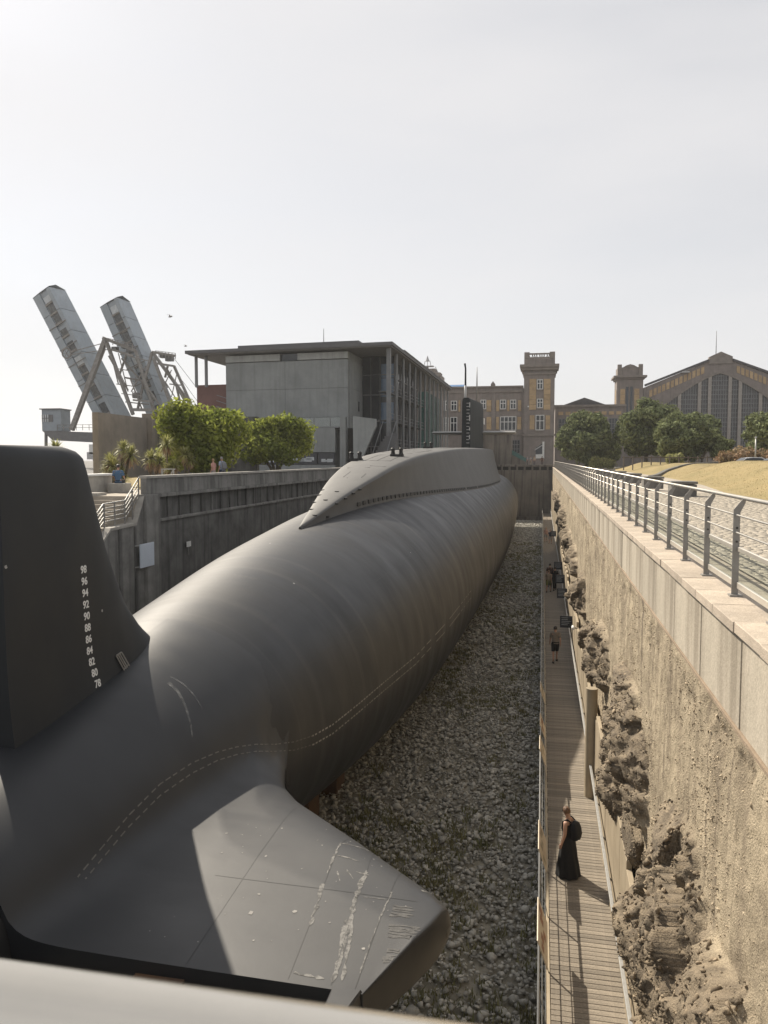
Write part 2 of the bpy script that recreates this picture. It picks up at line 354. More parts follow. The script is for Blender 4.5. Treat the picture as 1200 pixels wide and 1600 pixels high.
def rock_shapes(n, sub=1, rough=.3, cut=(.45, .75)):
    out = []
    for k in range(n):
        bm = bmesh.new(); bmesh.ops.create_icosphere(bm, subdivisions=sub, radius=1)
        for v in bm.verts: v.co *= 1 + random.uniform(-rough, rough)
        for _ in range(5):
            a = Vector((random.gauss(0, 1), random.gauss(0, 1), random.gauss(0, 1))).normalized(); c = random.uniform(*cut)
            for v in bm.verts:
                dd = v.co.dot(a)
                if dd > c: v.co -= a * (dd - c)
        bm.verts.index_update()
        out.append((np.array([v.co[:] for v in bm.verts]), np.array([[v.index for v in f.verts] for f in bm.faces])))
        bm.free()
    return out
def scatter(shapes, P, S, name, mat, kind='stuff', parent=None, flat=.65):
    """copies of small shapes at P with sizes S, turned at random, joined into one mesh"""
    VV = []; FF = []; o = 0
    n = len(P); which = rng.integers(0, len(shapes), n)
    for k, (sv, sf) in enumerate(shapes):
        idx = np.where(which == k)[0]
        if not len(idx): continue
        q = rng.normal(size=(len(idx), 4)); q /= np.linalg.norm(q, axis=1, keepdims=True)
        w, x, y, z = q.T
        Rm = np.stack([1 - 2 * (y * y + z * z), 2 * (x * y - z * w), 2 * (x * z + y * w), 2 * (x * y + z * w), 1 - 2 * (x * x + z * z), 2 * (y * z - x * w),
                       2 * (x * z - y * w), 2 * (y * z + x * w), 1 - 2 * (x * x + y * y)], 1).reshape(-1, 3, 3)
        an = rng.uniform(.6, 1.25, (len(idx), 1, 3))
        v = np.einsum('nij,nvj->nvi', Rm, sv[None] * an) * S[idx][:, None, None]
        v[..., 2] *= flat
        v += P[idx][:, None, :]
        VV.append(v.reshape(-1, 3)); FF.append((sf[None] + (np.arange(len(idx)) * len(sv))[:, None, None]).reshape(-1, 3) + o); o += len(idx) * len(sv)
    return npmesh(name, np.concatenate(VV), np.concatenate(FF), mat, kind=kind, parent=parent)
shp = rock_shapes(12)
n1 = 24000
yy = 6 + 36 * rng.random(n1) ** .9; xx = rng.uniform(-7.2, .35, n1)
P = np.stack([xx, yy, np.full(n1, ZG + .05)], 1); S = np.clip(rng.lognormal(-2.78, .40, n1), .03, .2)
n2 = 15000
yy2 = rng.uniform(42, YE - 1, n2); xx2 = rng.uniform(-5.5, .3, n2)
P = np.concatenate([P, np.stack([xx2, yy2, np.full(n2, ZG + .05)], 1)]); S = np.concatenate([S, np.clip(rng.lognormal(-2.25, .35, n2), .05, .24)])
P[:, 2] += rng.uniform(0, .1, len(P))
scatter(shp, P, S, 'dock_stones', 'stone')
# weeds between the stones
def blades(P, h, w, name, mat, lean=.5, kind='stuff', parent=None, per=1):
    n = len(P); a = rng.uniform(0, 2 * np.pi, n); hh = h * rng.uniform(.5, 1.3, n); le = hh * lean * rng.uniform(.1, 1, n)
    d = np.stack([np.cos(a), np.sin(a), np.zeros(n)], 1); s = np.stack([-np.sin(a), np.cos(a), np.zeros(n)], 1) * (w * rng.uniform(.6, 1.3, n))[:, None]
    t = P + d * le[:, None]; t[:, 2] += hh
    V = np.stack([P - s, P + s, t], 1).reshape(-1, 3); F = np.arange(3 * n).reshape(-1, 3)
    return npmesh(name, V, F, mat, kind=kind, parent=parent)
n = 4000
cx = rng.uniform(-6, .2, n); cy = 7 + 100 * rng.random(n) ** 1.4
dens = fbm(cx * .35, cy * .22, 9, 3); keep = rng.random(n) < sm(dens, .40, .60); cx, cy = cx[keep], cy[keep]
k = 14
P = np.repeat(np.stack([cx, cy, np.full(len(cx), ZG + .1)], 1), k, 0); P[:, :2] += rng.normal(0, .10, (len(P), 2))
blades(P, .17, .022, 'dock_weeds', 'weed', lean=.9)

# ------------------------------------------------------------------ right dock wall
wallR = thing('dock_wall', 'sunlit tan dock wall with pale stone coping and rough rocky face beside the boardwalk', 'wall', (1.75, 70, ZG))
c = MB().box(1.75, 2.62, -.461, .461, ZQ - .105, ZQ)
ys = np.arange(-3 + .055, YE, .929)
c0 = c.build('coping_stone', 'coping_stone', wallR, bevel=.006); base = Vector(c0.location)
for i, y in enumerate(ys):
    o = c0 if i == 0 else inst(c0, wallR, (0, 0, 0))
    o.location = (random.uniform(-.008, .006), y, random.uniform(-.004, .003))
pan = MB().box(1.81, 2.4, -.922, .922, -2.5, ZQ - .13)
p0 = pan.build('concrete_panel', 'band_concrete', wallR, bevel=.008)
for i, y in enumerate(np.arange(-3, YE, 1.858)):
    o = p0 if i == 0 else inst(p0, wallR, (0, 0, 0))
    o.location = (random.uniform(-.006, .006), y + .46, 0)
MB().box(1.84, 2.3, -4, YE, -2.6, ZQ - .11).build('joint_backing', 'dark_gap', wallR)
MB().box(1.79, 1.86, -4, YE, -2.535, -2.503).build('ledge', M('ledge_brick', (.33, .255, .185), (.24, .185, .13), bump=.3, bscale=30), wallR)
# rough face: a real relief of roughcast and rock
yv = np.concatenate([np.linspace(2, 14, 330), np.linspace(14.05, 34, 330), np.linspace(34.15, 70, 220), np.linspace(70.5, YE, 130)])
zv = np.linspace(-2.52, -10.6, 210)
Yg, Zg = np.meshgrid(yv, zv, indexing='ij')
warp = fbm(Yg * .5, Zg * .5, 21, 3) * 1.4
dist = np.full(Yg.shape, 9.0)
for cy, cz, ry, rz in [(9.8, -6.3, 2.3, 1.9), (7.2, -5.7, 1.6, 1.2), (12.4, -7.5, 1.7, 1.2), (15.6, -5.5, 2.4, 1.2), (17.6, -6.9, 2.0, .95), (23, -5.6, 2.5, 1.0), (27, -6.0, 1.2, .7), (34.5, -5.8, 2.4, 1.0), (39.5, -6.6, 1.8, .9),
                       (43.5, -5.5, 2.8, 1.0), (50.5, -5.2, 3, .9), (57, -5.4, 3, .9), (65, -4.9, 5, 1.3), (73, -5.6, 3, 1), (82, -4.8, 4, 1), (95, -4.8, 5, 1.1), (110, -5, 5, 1)]:
    dist = np.minimum(dist, np.hypot((Yg - cy) / ry, (Zg - cz) / rz))
dist = dist + .55 * (fbm(Yg * .9, Zg * .9, 41, 4) - .5) + .25 * (fbm(Yg * 3, Zg * 3, 44, 3) - .5)
rockm = sm(dist, .92, .80)
c1, e1 = cells(Yg * .95 + warp * .6, Zg * 1.15 - warp * .4, 300); c2, e2 = cells(Yg * 2.6 + warp, Zg * 3.0, 320); c3, e3 = cells(Yg * 7, Zg * 7, 340)
cf, ef = cells(Yg * 10, Zg * 10, 360)
offs = .010 * cf + .030 * (fbm(Yg * 13, Zg * 9, 72, 3, .7) - .5) + .04 * (fbm(Yg * 5, Zg * 4, 71, 4) - .5) + .05 * (fbm(Yg * .8, Zg * .4, 75, 3) - .5)
offs = offs + rockm * (.10 + .32 * sm(dist, .95, .3) + .30 * c1 + .12 * c2 + .04 * c3 - .07 * (1 - sm(e1, 0, .08)) - .03 * (1 - sm(e2, 0, .1)) + .07 * (fbm(Yg * 9, Zg * 9, 85, 5, .7) - .5))
flute = .04 * (fbm(Yg * 2.6, Zg * .15, 91, 3) - .5) * (1 - rockm)
# crumbled upper edge near the camera
crum = sm(Zg, -3.3, -2.7) * sm(fbm(Yg * .9, Zg * 1.2, 95, 4), .5, .62)
offs = offs + flute - .10 * crum * fbm(Yg * 6, Zg * 6, 97, 3)
Xg = 1.80 - offs
col = np.clip(rockm * (.55 + .6 * fbm(Yg * .6, Zg * .6, 99, 3)) + crum * .3 * fbm(Yg * 5, Zg * 5, 98, 3), 0, 1)
npmesh('rough_face', np.stack([Xg, Yg, Zg], -1).reshape(-1, 3), grid_faces(len(yv), len(zv)), 'rough_wall', parent=wallR, smooth=False, attr={'rock': col.ravel()})
MB().box(1.9, 2.6, -4, YE, -11.6, -2.55).build('wall_core', 'dark_gap', wallR)

near_rock = []
def outcrop(cy, cz, sx, sy, sz, seed):
    """a fractured block: a sphere cut by many planes, then roughened"""
    rs = np.random.default_rng(seed)
    bm = bmesh.new(); bmesh.ops.create_icosphere(bm, subdivisions=5, radius=1)
    V = np.array([v.co[:] for v in bm.verts]); bm.verts.index_update(); F = np.array([[v.index for v in f.verts] for f in bm.faces]); bm.free()
    a, b_, c_ = V.T
    V = V * (1 + .5 * (fbm(a * 1.3 + seed, b_ * 1.3 + c_ * .9, seed, 3) - .5))[:, None]
    for k in range(30):
        nrm = rs.normal(size=3); nrm /= np.linalg.norm(nrm); c = rs.uniform(.45, .85); d = V @ nrm; m = d > c
        V[m] -= nrm * ((d[m] - c) * .97)[:, None]
    rg = .07 * (fbm(a * 5 + c_ * 3, b_ * 5 + seed, seed + 13, 4, .6) - .5) + .07 * (fbm(a * 14 + c_ * 9, b_ * 14 - c_ * 5, seed + 23, 3, .6) - .5)
    V = V * (1 + 1.3 * rg)[:, None]
    V[:, 0] *= np.where(V[:, 2] < 0, 1 - .4 * sm(-V[:, 2], 0, 1.0), 1)     # undercut below
    V = V * np.array([sx, sy, sz]) + np.array([1.80, cy, cz])
    near_rock.append(V[(V[:, 0] < 1.78) & (V[:, 1] < 40)])
    return npmesh('rock_outcrop', V, F, 'rock', parent=wallR, smooth=False)
for i, a in enumerate([(23.6, -5.4, .60, 1.9, .9), (16.2, -4.9, .62, 1.9, .85), (18.0, -6.3, .74, 1.9, .9), (14.9, -6.9, .44, 1.4, 1.3), (13.0, -7.4, .30, .9, .9), (27.2, -5.75, .36, 1.1, .55), (30, -6.3, .25, .9, .5),
                       (34.5, -5.5, .40, 2.0, .66), (39.5, -6.4, .32, 1.5, .7), (43.5, -5.3, .40, 2.2, .75), (50.5, -5.0, .38, 2.1, .66), (57, -5.1, .36, 2.4, .66),
                       (65, -4.6, .48, 4.0, .9), (72, -5.4, .38, 2.2, .7), (81, -4.6, .40, 3.4, .8), (95, -4.5, .36, 4, .8), (10.6, -5.2, .46, 1.5, 1.0), (8.6, -6.4, .5, 1.2, 1.3), (11.6, -6.8, .42, 1.1, 1.0), (7.2, -5.3, .4, 1.1, .8), (9.6, -7.6, .4, 1.3, .8)]):
    outcrop(*a, seed=100 + 17 * i)
# rubble set in the rock and grit on the roughcast, as far as single stones can be told apart
PW = np.stack([Xg, Yg, Zg], -1).reshape(-1, 3); rk = rockm.ravel(); shp_s = rock_shapes(14, 1, .45, (.2, .6))
def pick(P0, w, n):
    w = np.clip(w, 0, None); return P0[rng.choice(len(P0), n, p=w / w.sum())] + rng.normal(0, .012, (n, 3)) * np.array([.4, 1, 1])
goff = np.sqrt(1 + np.gradient(offs, axis=0) ** 2 / np.gradient(Yg, axis=0) ** 2 + np.gradient(offs, axis=1) ** 2 / np.gradient(Zg, axis=1) ** 2).ravel()
cellw = goff * np.interp(PW[:, 1], [0, 14, 14.01, 34, 34.01, 70, 200], [1, 1, 1.6, 1.6, 0, 0, 0]) * np.clip(1.3 - PW[:, 1] / 40, .15, 1)
P1 = pick(PW, (rk > .4) * cellw, 10000)
P2 = np.concatenate(near_rock); P2 = pick(P2, np.clip(1.2 - P2[:, 1] / 40, .1, 1), 4500)
M('rubble', (.27, .215, .15), (.11, .087, .062), rough=.95, scale=2.2, bump=.3, bscale=40, island=.45)
PR = np.concatenate([P1, P2]); scatter(shp_s, PR, np.clip(rng.lognormal(-3.75, .45, len(PR)), .012, .07), 'rubble', 'rubble', parent=wallR, flat=.9)
M('grit', (.46, .385, .28), (.26, .21, .15), rough=.95, scale=3, bump=0, island=.45)
P3 = pick(PW, (rk < .3) * (PW[:, 2] < -2.56) * cellw * np.clip(fbm(PW[:, 1] * .8, PW[:, 2] * .8, 401, 3) * 3 - 1.1, .08, 1), 26000)
scatter(shp_s, P3, np.clip(rng.lognormal(-4.45, .38, len(P3)), .007, .026), 'grit', 'grit', parent=wallR, flat=1)
# tan cladding along the foot of the wall
cl = MB().box(1.60, 1.70, -.595, .595, ZD, -7.35); q0 = cl.build('cladding_panel', 'cladding', wallR, bevel=.006)
cl = MB().box(1.58, 1.70, -.595, .595, ZD, -5.7); q1 = cl.build('cladding_panel', 'cladding', wallR, bevel=.006)
for i, y in enumerate(np.arange(9.2, 146, 1.2)):
    tall = y > 70
    src = q1 if tall else q0
    o = src if (not tall and i == 0) else inst(src, wallR, (0, 0, 0))
    o.location = (random.uniform(-.012, .006), y, 0 if tall else random.uniform(-.35, .12))
q1.location = (0, 146.8, 0)
MB().tube([(1.50, 23.6, ZD), (1.50, 23.6, -6.7)], .17, 16).build('round_post', 'cladding', wallR, smooth=40)

# boardwalk: one object per board as far as they can be told apart
bw = thing('boardwalk', 'weathered timber boardwalk on the dock floor under the tan wall', 'boardwalk', (.95, 40, ZG))
pl = MB().box(.27, 1.62, -.067, .067, ZD - .035, ZD); pl0 = pl.build('plank', 'deck_wood', bw, bevel=.004)
yb = 9.2
for i in range(300):
    o = pl0 if i == 0 else inst(pl0, bw, (0, 0, 0))
    o.location = (random.uniform(-.012, .012), yb, random.uniform(-.003, .003)); yb += .1455
far = MB()
while yb < YE - .2: far.box(.27, 1.62, yb - .067, yb + .067, ZD - .035, ZD); yb += .1455
far.build('far_planks', 'deck_wood', bw, kind='stuff')
jo = MB()
for x in (.33, .95, 1.55): jo.box(x - .04, x + .04, 8, YE - .2, ZD - .2, ZD - .036)
for y in np.arange(9, YE - 1, 2.4):
    for x in (.33, 1.55): jo.box(x - .06, x + .06, y - .06, y + .06, ZG - .1, ZD - .2)
jo.build('bearers', 'dark_gap', bw)
MB().box(1.62, 1.74, 8, YE - .3, ZD - .6, ZD - .01).build('edge_gap', 'dark_gap', bw)
MB().box(.20, .262, 8, YE - .3, ZD - .12, ZD + .02).build('kerb_board', 'cladding', bw)

rail = thing('walkway_railing', 'slim metal railing with slanted posts between the boardwalk and the stones', 'railing', (.1, 9, ZD))
pb = MB().bar((.245, 0, ZD - .02), (.045, 0, -8.93), .05, .012, up=(1, 0, 0)); pp0 = pb.build('post', 'galvanised', rail)
for i, y in enumerate(np.arange(9.4, YE - 2, 1.9)):
    o = pp0 if i == 0 else inst(pp0, rail, (0, 0, 0)); o.location = (0, y, 0)
for nm, x, z, r in (('handrail', .045, -8.92, .024), ('middle_rail', .11, -9.27, .010), ('middle_rail', .175, -9.6, .010)):
    MB().tube([(x, 8.6, z), (x, YE - 2, z)], r, 10).build(nm, 'galvanised', rail, smooth=True)
hr = thing('wall_handrail', 'flat pale handrail fixed along the tan cladding at right of the boardwalk', 'handrail', (1.5, 9, ZD))
MB().box(1.455, 1.525, 8.6, YE - 3, -9.0, -8.94).build('handrail', 'galvanised', hr, bevel=.008)
br = MB().bar((1.5, 0, -9.0), (1.62, 0, -9.12), .03); b0 = br.build('bracket', 'post_steel', hr)
for i, y in enumerate(np.arange(9.6, YE - 4, 1.9)):
    o = b0 if i == 0 else inst(b0, hr, (0, 0, 0)); o.location = (0, y, 0)
for i, (y, mt, lab) in enumerate([(15.0, 'print_rust', 'slanted information board with rust red pictures, nearest one on the boardwalk railing'),
                                  (18.5, 'print_beige', 'pale beige slanted information board on the railing beside the woman in black'),
                                  (24.7, 'print_beige', 'wider beige slanted board on the railing just beyond the patch of sun'),
                                  (27.0, 'print_rust', 'brownish slanted board on the railing behind two beige ones'),
                                  (31.0, 'print_beige', 'small pale slanted board farthest along the boardwalk railing')]):
    t = thing('information_board', lab, 'information board', (.1, y, -9.2), group='information boards along the boardwalk railing')
    W = .74 if i < 2 else .62
    MB().add([(.03, y - W, -8.80), (.03, y + W, -8.80), (.215, y + W, -9.33), (.215, y - W, -9.33), (.01, y - W, -8.81), (.01, y + W, -8.81), (.195, y + W, -9.34), (.195, y - W, -9.34)],
             [(0, 1, 2, 3), (7, 6, 5, 4), (0, 4, 5, 1), (1, 5, 6, 2), (2, 6, 7, 3), (3, 7, 4, 0)]).build('panel', 'print_beige', t)
    pr = MB()
    for k in range(5):
        u0 = random.uniform(.05, .55); v0 = -W + .1 + k * (2 * W - .2) / 5; du = random.uniform(.2, .4); dv = (2 * W - .2) / 5 - .05
        f = lambda u, v: (.03 + .185 * u + .004, y + v, -8.80 - .53 * u + .002)
        pr.add([f(u0, v0), f(u0, v0 + dv), f(u0 + du, v0 + dv), f(u0 + du, v0)], [(0, 1, 2, 3)])
    pr.build('picture', mt if i in (0, 3) else M('print_%d' % i, (.40, .36, .28), (.3, .26, .2), bump=0), t)
# dark signs leaning over the wall handrail
for i, (y, lab) in enumerate([(41.2, 'dark navy sign board nearest along the tan cladding'), (50.0, 'second dark navy sign board from the front beside the group of walkers'),
                              (56.0, 'third dark navy sign board just behind the group of walkers'), (63.0, 'fourth dark navy sign board beyond the group of walkers'),
                              (90.0, 'small dark navy sign board near the far couple on the boardwalk')]):
    t = thing('sign_board', lab, 'sign', (1.35, y, -8.6), group='navy sign boards along the cladding')
    MB().box(.98, 1.66, y - .02, y + .02, -8.62, -8.02).build('panel', 'sign_navy', t)
    ln = MB()
    for k in range(5): ln.box(1.05, 1.05 + random.uniform(.3, .52), y - .024, y - .0215, -8.12 - k * .09, -8.10 - k * .09)
    ln.build('printed_lines', 'sign_line', t)
    MB().bar((1.6, y + .03, -8.95), (1.6, y + .03, -8.1), .04).build('support', 'galvanised', t)
for i, (y, z, lab) in enumerate([(25.6, -6.55, 'small white spotlight on a bracket under the big rock outcrop'), (36, -7.6, 'small white spotlight between the navy signs'), (47, -8.1, 'small white spotlight beside the second navy sign')]):
    t = thing('wall_spotlight', lab, 'spotlight', (1.6, y, z), group='spotlights on the dock wall')
    MB().bar((1.78, y, z), (1.45, y - .05, z + .1), .05).build('arm', 'post_steel', t)
    MB().tube([(1.42, y - .25, z + .08), (1.42, y + .08, z + .12)], [.07, .06], 10).build('lamp_head', 'white_paint', t, smooth=40)

# ------------------------------------------------------------------ right quay: guardrail, paving, benches, mounds
gr = thing('guardrail', 'grey steel guardrail with cranked posts and low glass panels on the stone coping', 'guardrail', (2.1, 9.2, ZQ))
prof = [(2.045, ZQ + .02), (2.045, -.55), (2.135, -.435), (2.165, -.455), (2.165, -.475), (2.115, -.58), (2.115, ZQ + .02)]
pm = MB().prism([(x, -.006, z) for x, z in prof], (0, .012, 0)); po0 = pm.build('post', 'post_steel', gr)
bp = MB().box(2.02, 2.15, -.06, .06, ZQ + .001, ZQ + .02); bp0 = bp.build('base_plate', 'post_steel', gr)
gp = MB().box(2.10, 2.112, .06, 1.485, -1.345, -1.0); gp0 = gp.build('glass_panel', 'glass', gr)
tf = MB().box(2.092, 2.122, .02, 1.525, -1.005, -.955); tf0 = tf.build('panel_top_bar', 'steel_rail', gr, bevel=.004)
bf = MB().box(2.092, 2.122, .02, 1.525, -1.41, -1.34); bf0 = bf.build('panel_bottom_bar', 'steel_rail', gr, bevel=.004)
bt = MB()
for z in (-.75, -.9): bt.tube([(2.085, -.012, z), (2.085, .012, z)], .012, 8)
bt0 = bt.build('bolts', 'bolt', gr)
first = True
for i in range(97):
    y = 9.2 - 1.5425 * 4 + 1.5425 * i
    if y > YE - 1.5: break
    for s in (po0, bp0, gp0, tf0, bf0) + ((bt0,) if i < 14 else ()):
        o = s if i == 0 else inst(s, gr, (0, 0, 0))
        o.location = (0, y, 0)
yl = 9.2 - 1.5425 * 4
MB().tube([(2.165, yl - 1, -.43), (2.165, YE, -.43)], .024, 12).build('top_rail', 'steel_rail', gr, smooth=True)
for z in (-.61, -.80): MB().tube([(2.08, yl - 1, z), (2.08, YE, z)], .011, 8).build('middle_rail', 'steel_rail', gr, smooth=True)
# pavers: separate slabs near the guardrail, a sheet beyond
MB().add([(2.0, -20, -1.625), (14, -20, -1.625), (14, YE + 20, -1.625), (2.0, YE + 20, -1.625)], [(0, 1, 2, 3)]).build('quay_pavement', 'paving', kind='structure')
VV = []; FF = []; o_ = 0
bx = np.array([(-1, -1, 0), (1, -1, 0), (1, 1, 0), (-1, 1, 0), (-.97, -.95, 1), (.97, -.95, 1), (.97, .95, 1), (-.97, .95, 1)], float)
bf_ = np.array([(4, 5, 6, 7), (0, 1, 5, 4), (1, 2, 6, 5), (2, 3, 7, 6), (3, 0, 4, 7)])
for j in range(300):
    y = 2.5 + j * .115; x = 2.64
    while x < 7.4:
        w = random.uniform(.13, .24) * (1 if x > 2.65 else random.uniform(.4, 1))
        v = bx * np.array([w / 2 - .004, (.0545), .10 + random.uniform(-.003, .003)]) + np.array([x + w / 2, y + random.uniform(-.004, .004), -1.60])
        VV.append(v); FF.append(bf_ + o_); o_ += 8; x += w
npmesh('pavers', np.concatenate(VV), np.concatenate(FF), 'paver', kind='stuff')

# dry grass banks: one relief, ridge towards the road at the right
def bank(x, y):
    foot = np.interp(y, [10, 27, 33, 52, 70, 90, 130], [7.0, 7.1, 7.4, 9.3, 10.0, 9.9, 9.5])
    h = 1.52 * sm(x, foot, foot + 5.5) - .75 * sm(x, foot + 8, foot + 12)
    h = h + .10 * (fbm(x * .35, y * .2, 5, 3) - .5) * sm(x, foot, foot + 2)
    far = sm(y, 66, 78)
    wave = .45 * (np.sin((y - x * .9) * 2 * math.pi / 13.0) * .5 + .5)
    h = h * (1 - far) + far * (sm(x, foot, foot + 5) * (.75 + wave))
    return -1.66 + h * sm(y, 140, 122)
U, V_ = np.meshgrid(np.linspace(6.6, 40, 150), np.linspace(12, 142, 420), indexing='ij')
npmesh('dry_lawn', np.stack([U, V_, bank(U, V_) + .02 * (fbm(U * 2.5, V_ * 2.5, 6, 3) - .5)], -1).reshape(-1, 3), grid_faces(150, 420), 'dry_grass', smooth=True, kind='structure')
n = 60000
gy = 14 + 70 * rng.random(n) ** 1.3; gx = rng.uniform(7.3, 22, n); gz = bank(gx, gy); ok = gz > -1.58
P = np.stack([gx, gy, gz - .01], 1)[ok]
blades(P, .05, .009, 'dry_grass_blades', 'grass_blade', lean=.8)
# stone kerb that crosses the banks
kb = thing('bank_kerb', 'dark stone kerb running up across the dry grass bank', 'kerb', (10, 66, -1))
kp = [(8.9, 70), (9.5, 73), (10.2, 76), (11.0, 79), (11.9, 82), (13.2, 84), (15.5, 85), (18, 85.5)]
kq = []
for (xa, ya), (xb, yb_) in zip(kp[:-1], kp[1:]):
    for q in range(4): kq.append((xa + (xb - xa) * q / 4, ya + (yb_ - ya) * q / 4))
for (xa, ya), (xb, yb_) in zip(kq[:-1], kq[1:]):
    za = float(bank(np.array([xa]), np.array([ya]))[0]) + .08; zb = float(bank(np.array([xb]), np.array([yb_]))[0]) + .08
    MB().bar((xa, ya, za), (xa + (xb - xa) * .97, ya + (yb_ - ya) * .97, zb), .35, .35).build('kerb_stone', 'bench_stone', kb, bevel=.01)
for i, (y, lab) in enumerate([(33.3, 'dark stone block seat nearest behind the guardrail'), (42.2, 'second dark stone block seat behind the guardrail'), (51.4, 'third dark stone block seat behind the guardrail'),
                              (60.6, 'fourth dark stone block seat behind the guardrail'), (69.8, 'fifth dark stone block seat behind the guardrail'), (79, 'farthest dark stone block seat behind the guardrail')]):
    t = thing('stone_bench', lab, 'bench', (5.55, y + .45, -1.52), group='stone block seats along the quay')
    MB().box(5.06, 6.02, y, y + .95, -1.52, -1.02).build('base', 'bench_stone', t, bevel=.015)
    MB().box(5.03, 6.05, y - .03, y + .98, -1.0, -.90).build('seat_slab', 'bench_stone', t, bevel=.015)

# ------------------------------------------------------------------ foliage
M('leaf_bright', (.27, .295, .058), (.155, .195, .04), rough=.8, spec=.2, scale=.5, bump=0, island=.45, transl=.55)
M('leaf_dark', (.205, .228, .105), (.125, .15, .072), rough=.85, spec=.15, scale=.35, bump=0, island=.5, transl=.25)
M('leaf_cordyline', (.36, .35, .14), (.25, .26, .10), rough=.6, scale=.9, bump=0, island=.45, transl=.35)
M('leaf_dead', (.40, .28, .18), (.30, .2, .13), rough=.8, scale=2, bump=0, island=.35, transl=.2)
M('bark', (.14, .115, .09), (.09, .075, .06), rough=.95, scale=5, bump=.5, bscale=14)
M('shrub_red', (.34, .21, .13), (.25, .21, .10), rough=.7, scale=.35, bump=0, island=.4, transl=.3)
def leaf_cloud(centres, radii, n, size, fill=.35):
    """leaf-sized quads spread through a set of lumps, denser towards their outside"""
    C = np.array(centres, float); Rr = np.array(radii, float)
    if Rr.ndim == 1: Rr = np.repeat(Rr[:, None], 3, 1)
    wgt = (Rr.prod(1)) ** .67; k = rng.choice(len(C), n, p=wgt / wgt.sum())
    d = rng.normal(size=(n, 3)); d /= np.linalg.norm(d, axis=1, keepdims=True)
    r = (fill + (1 - fill) * rng.random(n)) ** .6
    nz = fbm(d[:, 0] * 3 + k * 3.1, d[:, 1] * 3 + d[:, 2] * 2.2, 7, 3)
    P = C[k] + d * Rr[k] * (r * (.72 + .56 * nz))[:, None]
    nrm = d + rng.normal(0, .7, (n, 3)); nrm /= np.linalg.norm(nrm, axis=1, keepdims=True)
    a = np.cross(nrm, rng.normal(size=(n, 3))); a /= np.linalg.norm(a, axis=1, keepdims=True); b = np.cross(nrm, a)
    s = size * rng.uniform(.6, 1.35, (n, 1))
    q = np.stack([P - a * s, P - b * s * .55, P + a * s, P + b * s * .55], 1)
    return q.reshape(-1, 3), np.arange(4 * n).reshape(-1, 4)
def tree(name, label, loc, crown, n, size, mat, trunk_h, trunk_r, lumps=26, lump_r=.42, group=None, stems=1, seed=1, flat=.0):
    """crown = (rx, ry, rz, height of the crown's middle above the ground)"""
    rx, ry, rz, hc = crown; rs = np.random.default_rng(seed)
    t = thing(name, label, 'tree', loc, group)
    C = []; Rr = []
    for i in range(lumps):
        d = rs.normal(size=3); d /= np.linalg.norm(d); u = rs.random() ** .35 * .74
        if flat and d[2] < 0: d[2] *= flat
        C.append((loc[0] + d[0] * rx * u, loc[1] + d[1] * ry * u, loc[2] + hc + d[2] * rz * u))
        f = lump_r * rs.uniform(.65, 1.2); Rr.append((rx * f, ry * f, rz * f))
    V, F = leaf_cloud(C, Rr, n, size)
    npmesh('crown', V, F, mat, parent=t)
    b = MB()
    for s in range(stems):
        a = rs.uniform(0, 6.28); ex = rs.uniform(.1, .35) * rx if stems > 1 else 0
        x, y, z = loc; top = (x + math.cos(a) * ex, y + math.sin(a) * ex, z + trunk_h)
        b.tube([(x + math.cos(a) * .1 * (stems > 1), y + math.sin(a) * .1 * (stems > 1), z - .1), (x + math.cos(a) * ex * .5, y + math.sin(a) * ex * .5, z + trunk_h * .55), top], [trunk_r, trunk_r * .8, trunk_r * .6], 8)
        for k in range(5 if stems == 1 else 3):
            c = C[rs.integers(0, lumps)]
            b.tube([top, tuple(np.array(top) * .5 + np.array(c) * .5 + rs.normal(0, .15, 3)), c], [trunk_r * .55, trunk_r * .35, trunk_r * .12], 6)
    b.build('trunk', 'bark', t, smooth=True)
    return t
tree('leafy_tree', 'wide bright green tree at left of the pair in front of the concrete museum', (-22.1, 49.0, -1.6), (3.4, 3.0, 2.85, 2.85), 20000, .16, 'leaf_bright', 1.6, .16, lumps=34, stems=3, seed=3, group='bright green trees by the museum')
tree('leafy_tree', 'smaller bright green tree at right of the pair beside the museum posters', (-22.2, 64.5, -1.6), (3.1, 3.0, 2.4, 3.1), 15000, .17, 'leaf_bright', 1.5, .16, lumps=30, stems=4, seed=8, group='bright green trees by the museum')
G = 'dark round trees before the brick halls'
tree('round_tree', 'round dark green tree standing alone at the end of the guardrail', (6.9, 132, -1.6), (5.2, 5, 4.4, 5.0), 20900, 0.29, 'leaf_dark', 3.0, .3, lumps=57, lump_r=0.30, seed=12, group=G)
tree('round_tree', 'tallest dark round tree, left of the clump before the gabled hall', (15.6, 128, -1.6), (5.7, 5, 5.2, 6.4), 24700, 0.29, 'leaf_dark', 2.8, .34, lumps=64, lump_r=0.30, seed=22, group=G)
tree('round_tree', 'rounded dark tree in front of the tallest tree, before the gabled hall', (18.3, 112, -1.6), (4.2, 4, 3.6, 4.3), 20900, 0.25, 'leaf_dark', 1.5, .3, lumps=51, lump_r=0.32, seed=31, group=G)
tree('round_tree', 'small dark tree half hidden behind the rounded tree before the hall', (23.0, 124, -1.6), (3.6, 4, 3.2, 4.9), 15200, 0.26, 'leaf_dark', 1.5, .26, lumps=40, lump_r=0.34, seed=41, group=G)
tree('round_tree', 'low dark bush-like tree right of the clump before the hall', (23.4, 112, -1.6), (2.0, 2.2, 1.7, 2.9), 7600, 0.21, 'leaf_dark', 1.2, .2, lumps=27, lump_r=0.38, seed=45, group=G)
tree('round_tree', 'dark round tree at the right edge above the parked cars', (29.5, 108, -1.6), (5.2, 5, 3.7, 4.3), 22800, 0.26, 'leaf_dark', 1.5, .3, lumps=54, lump_r=0.32, seed=51, group=G)
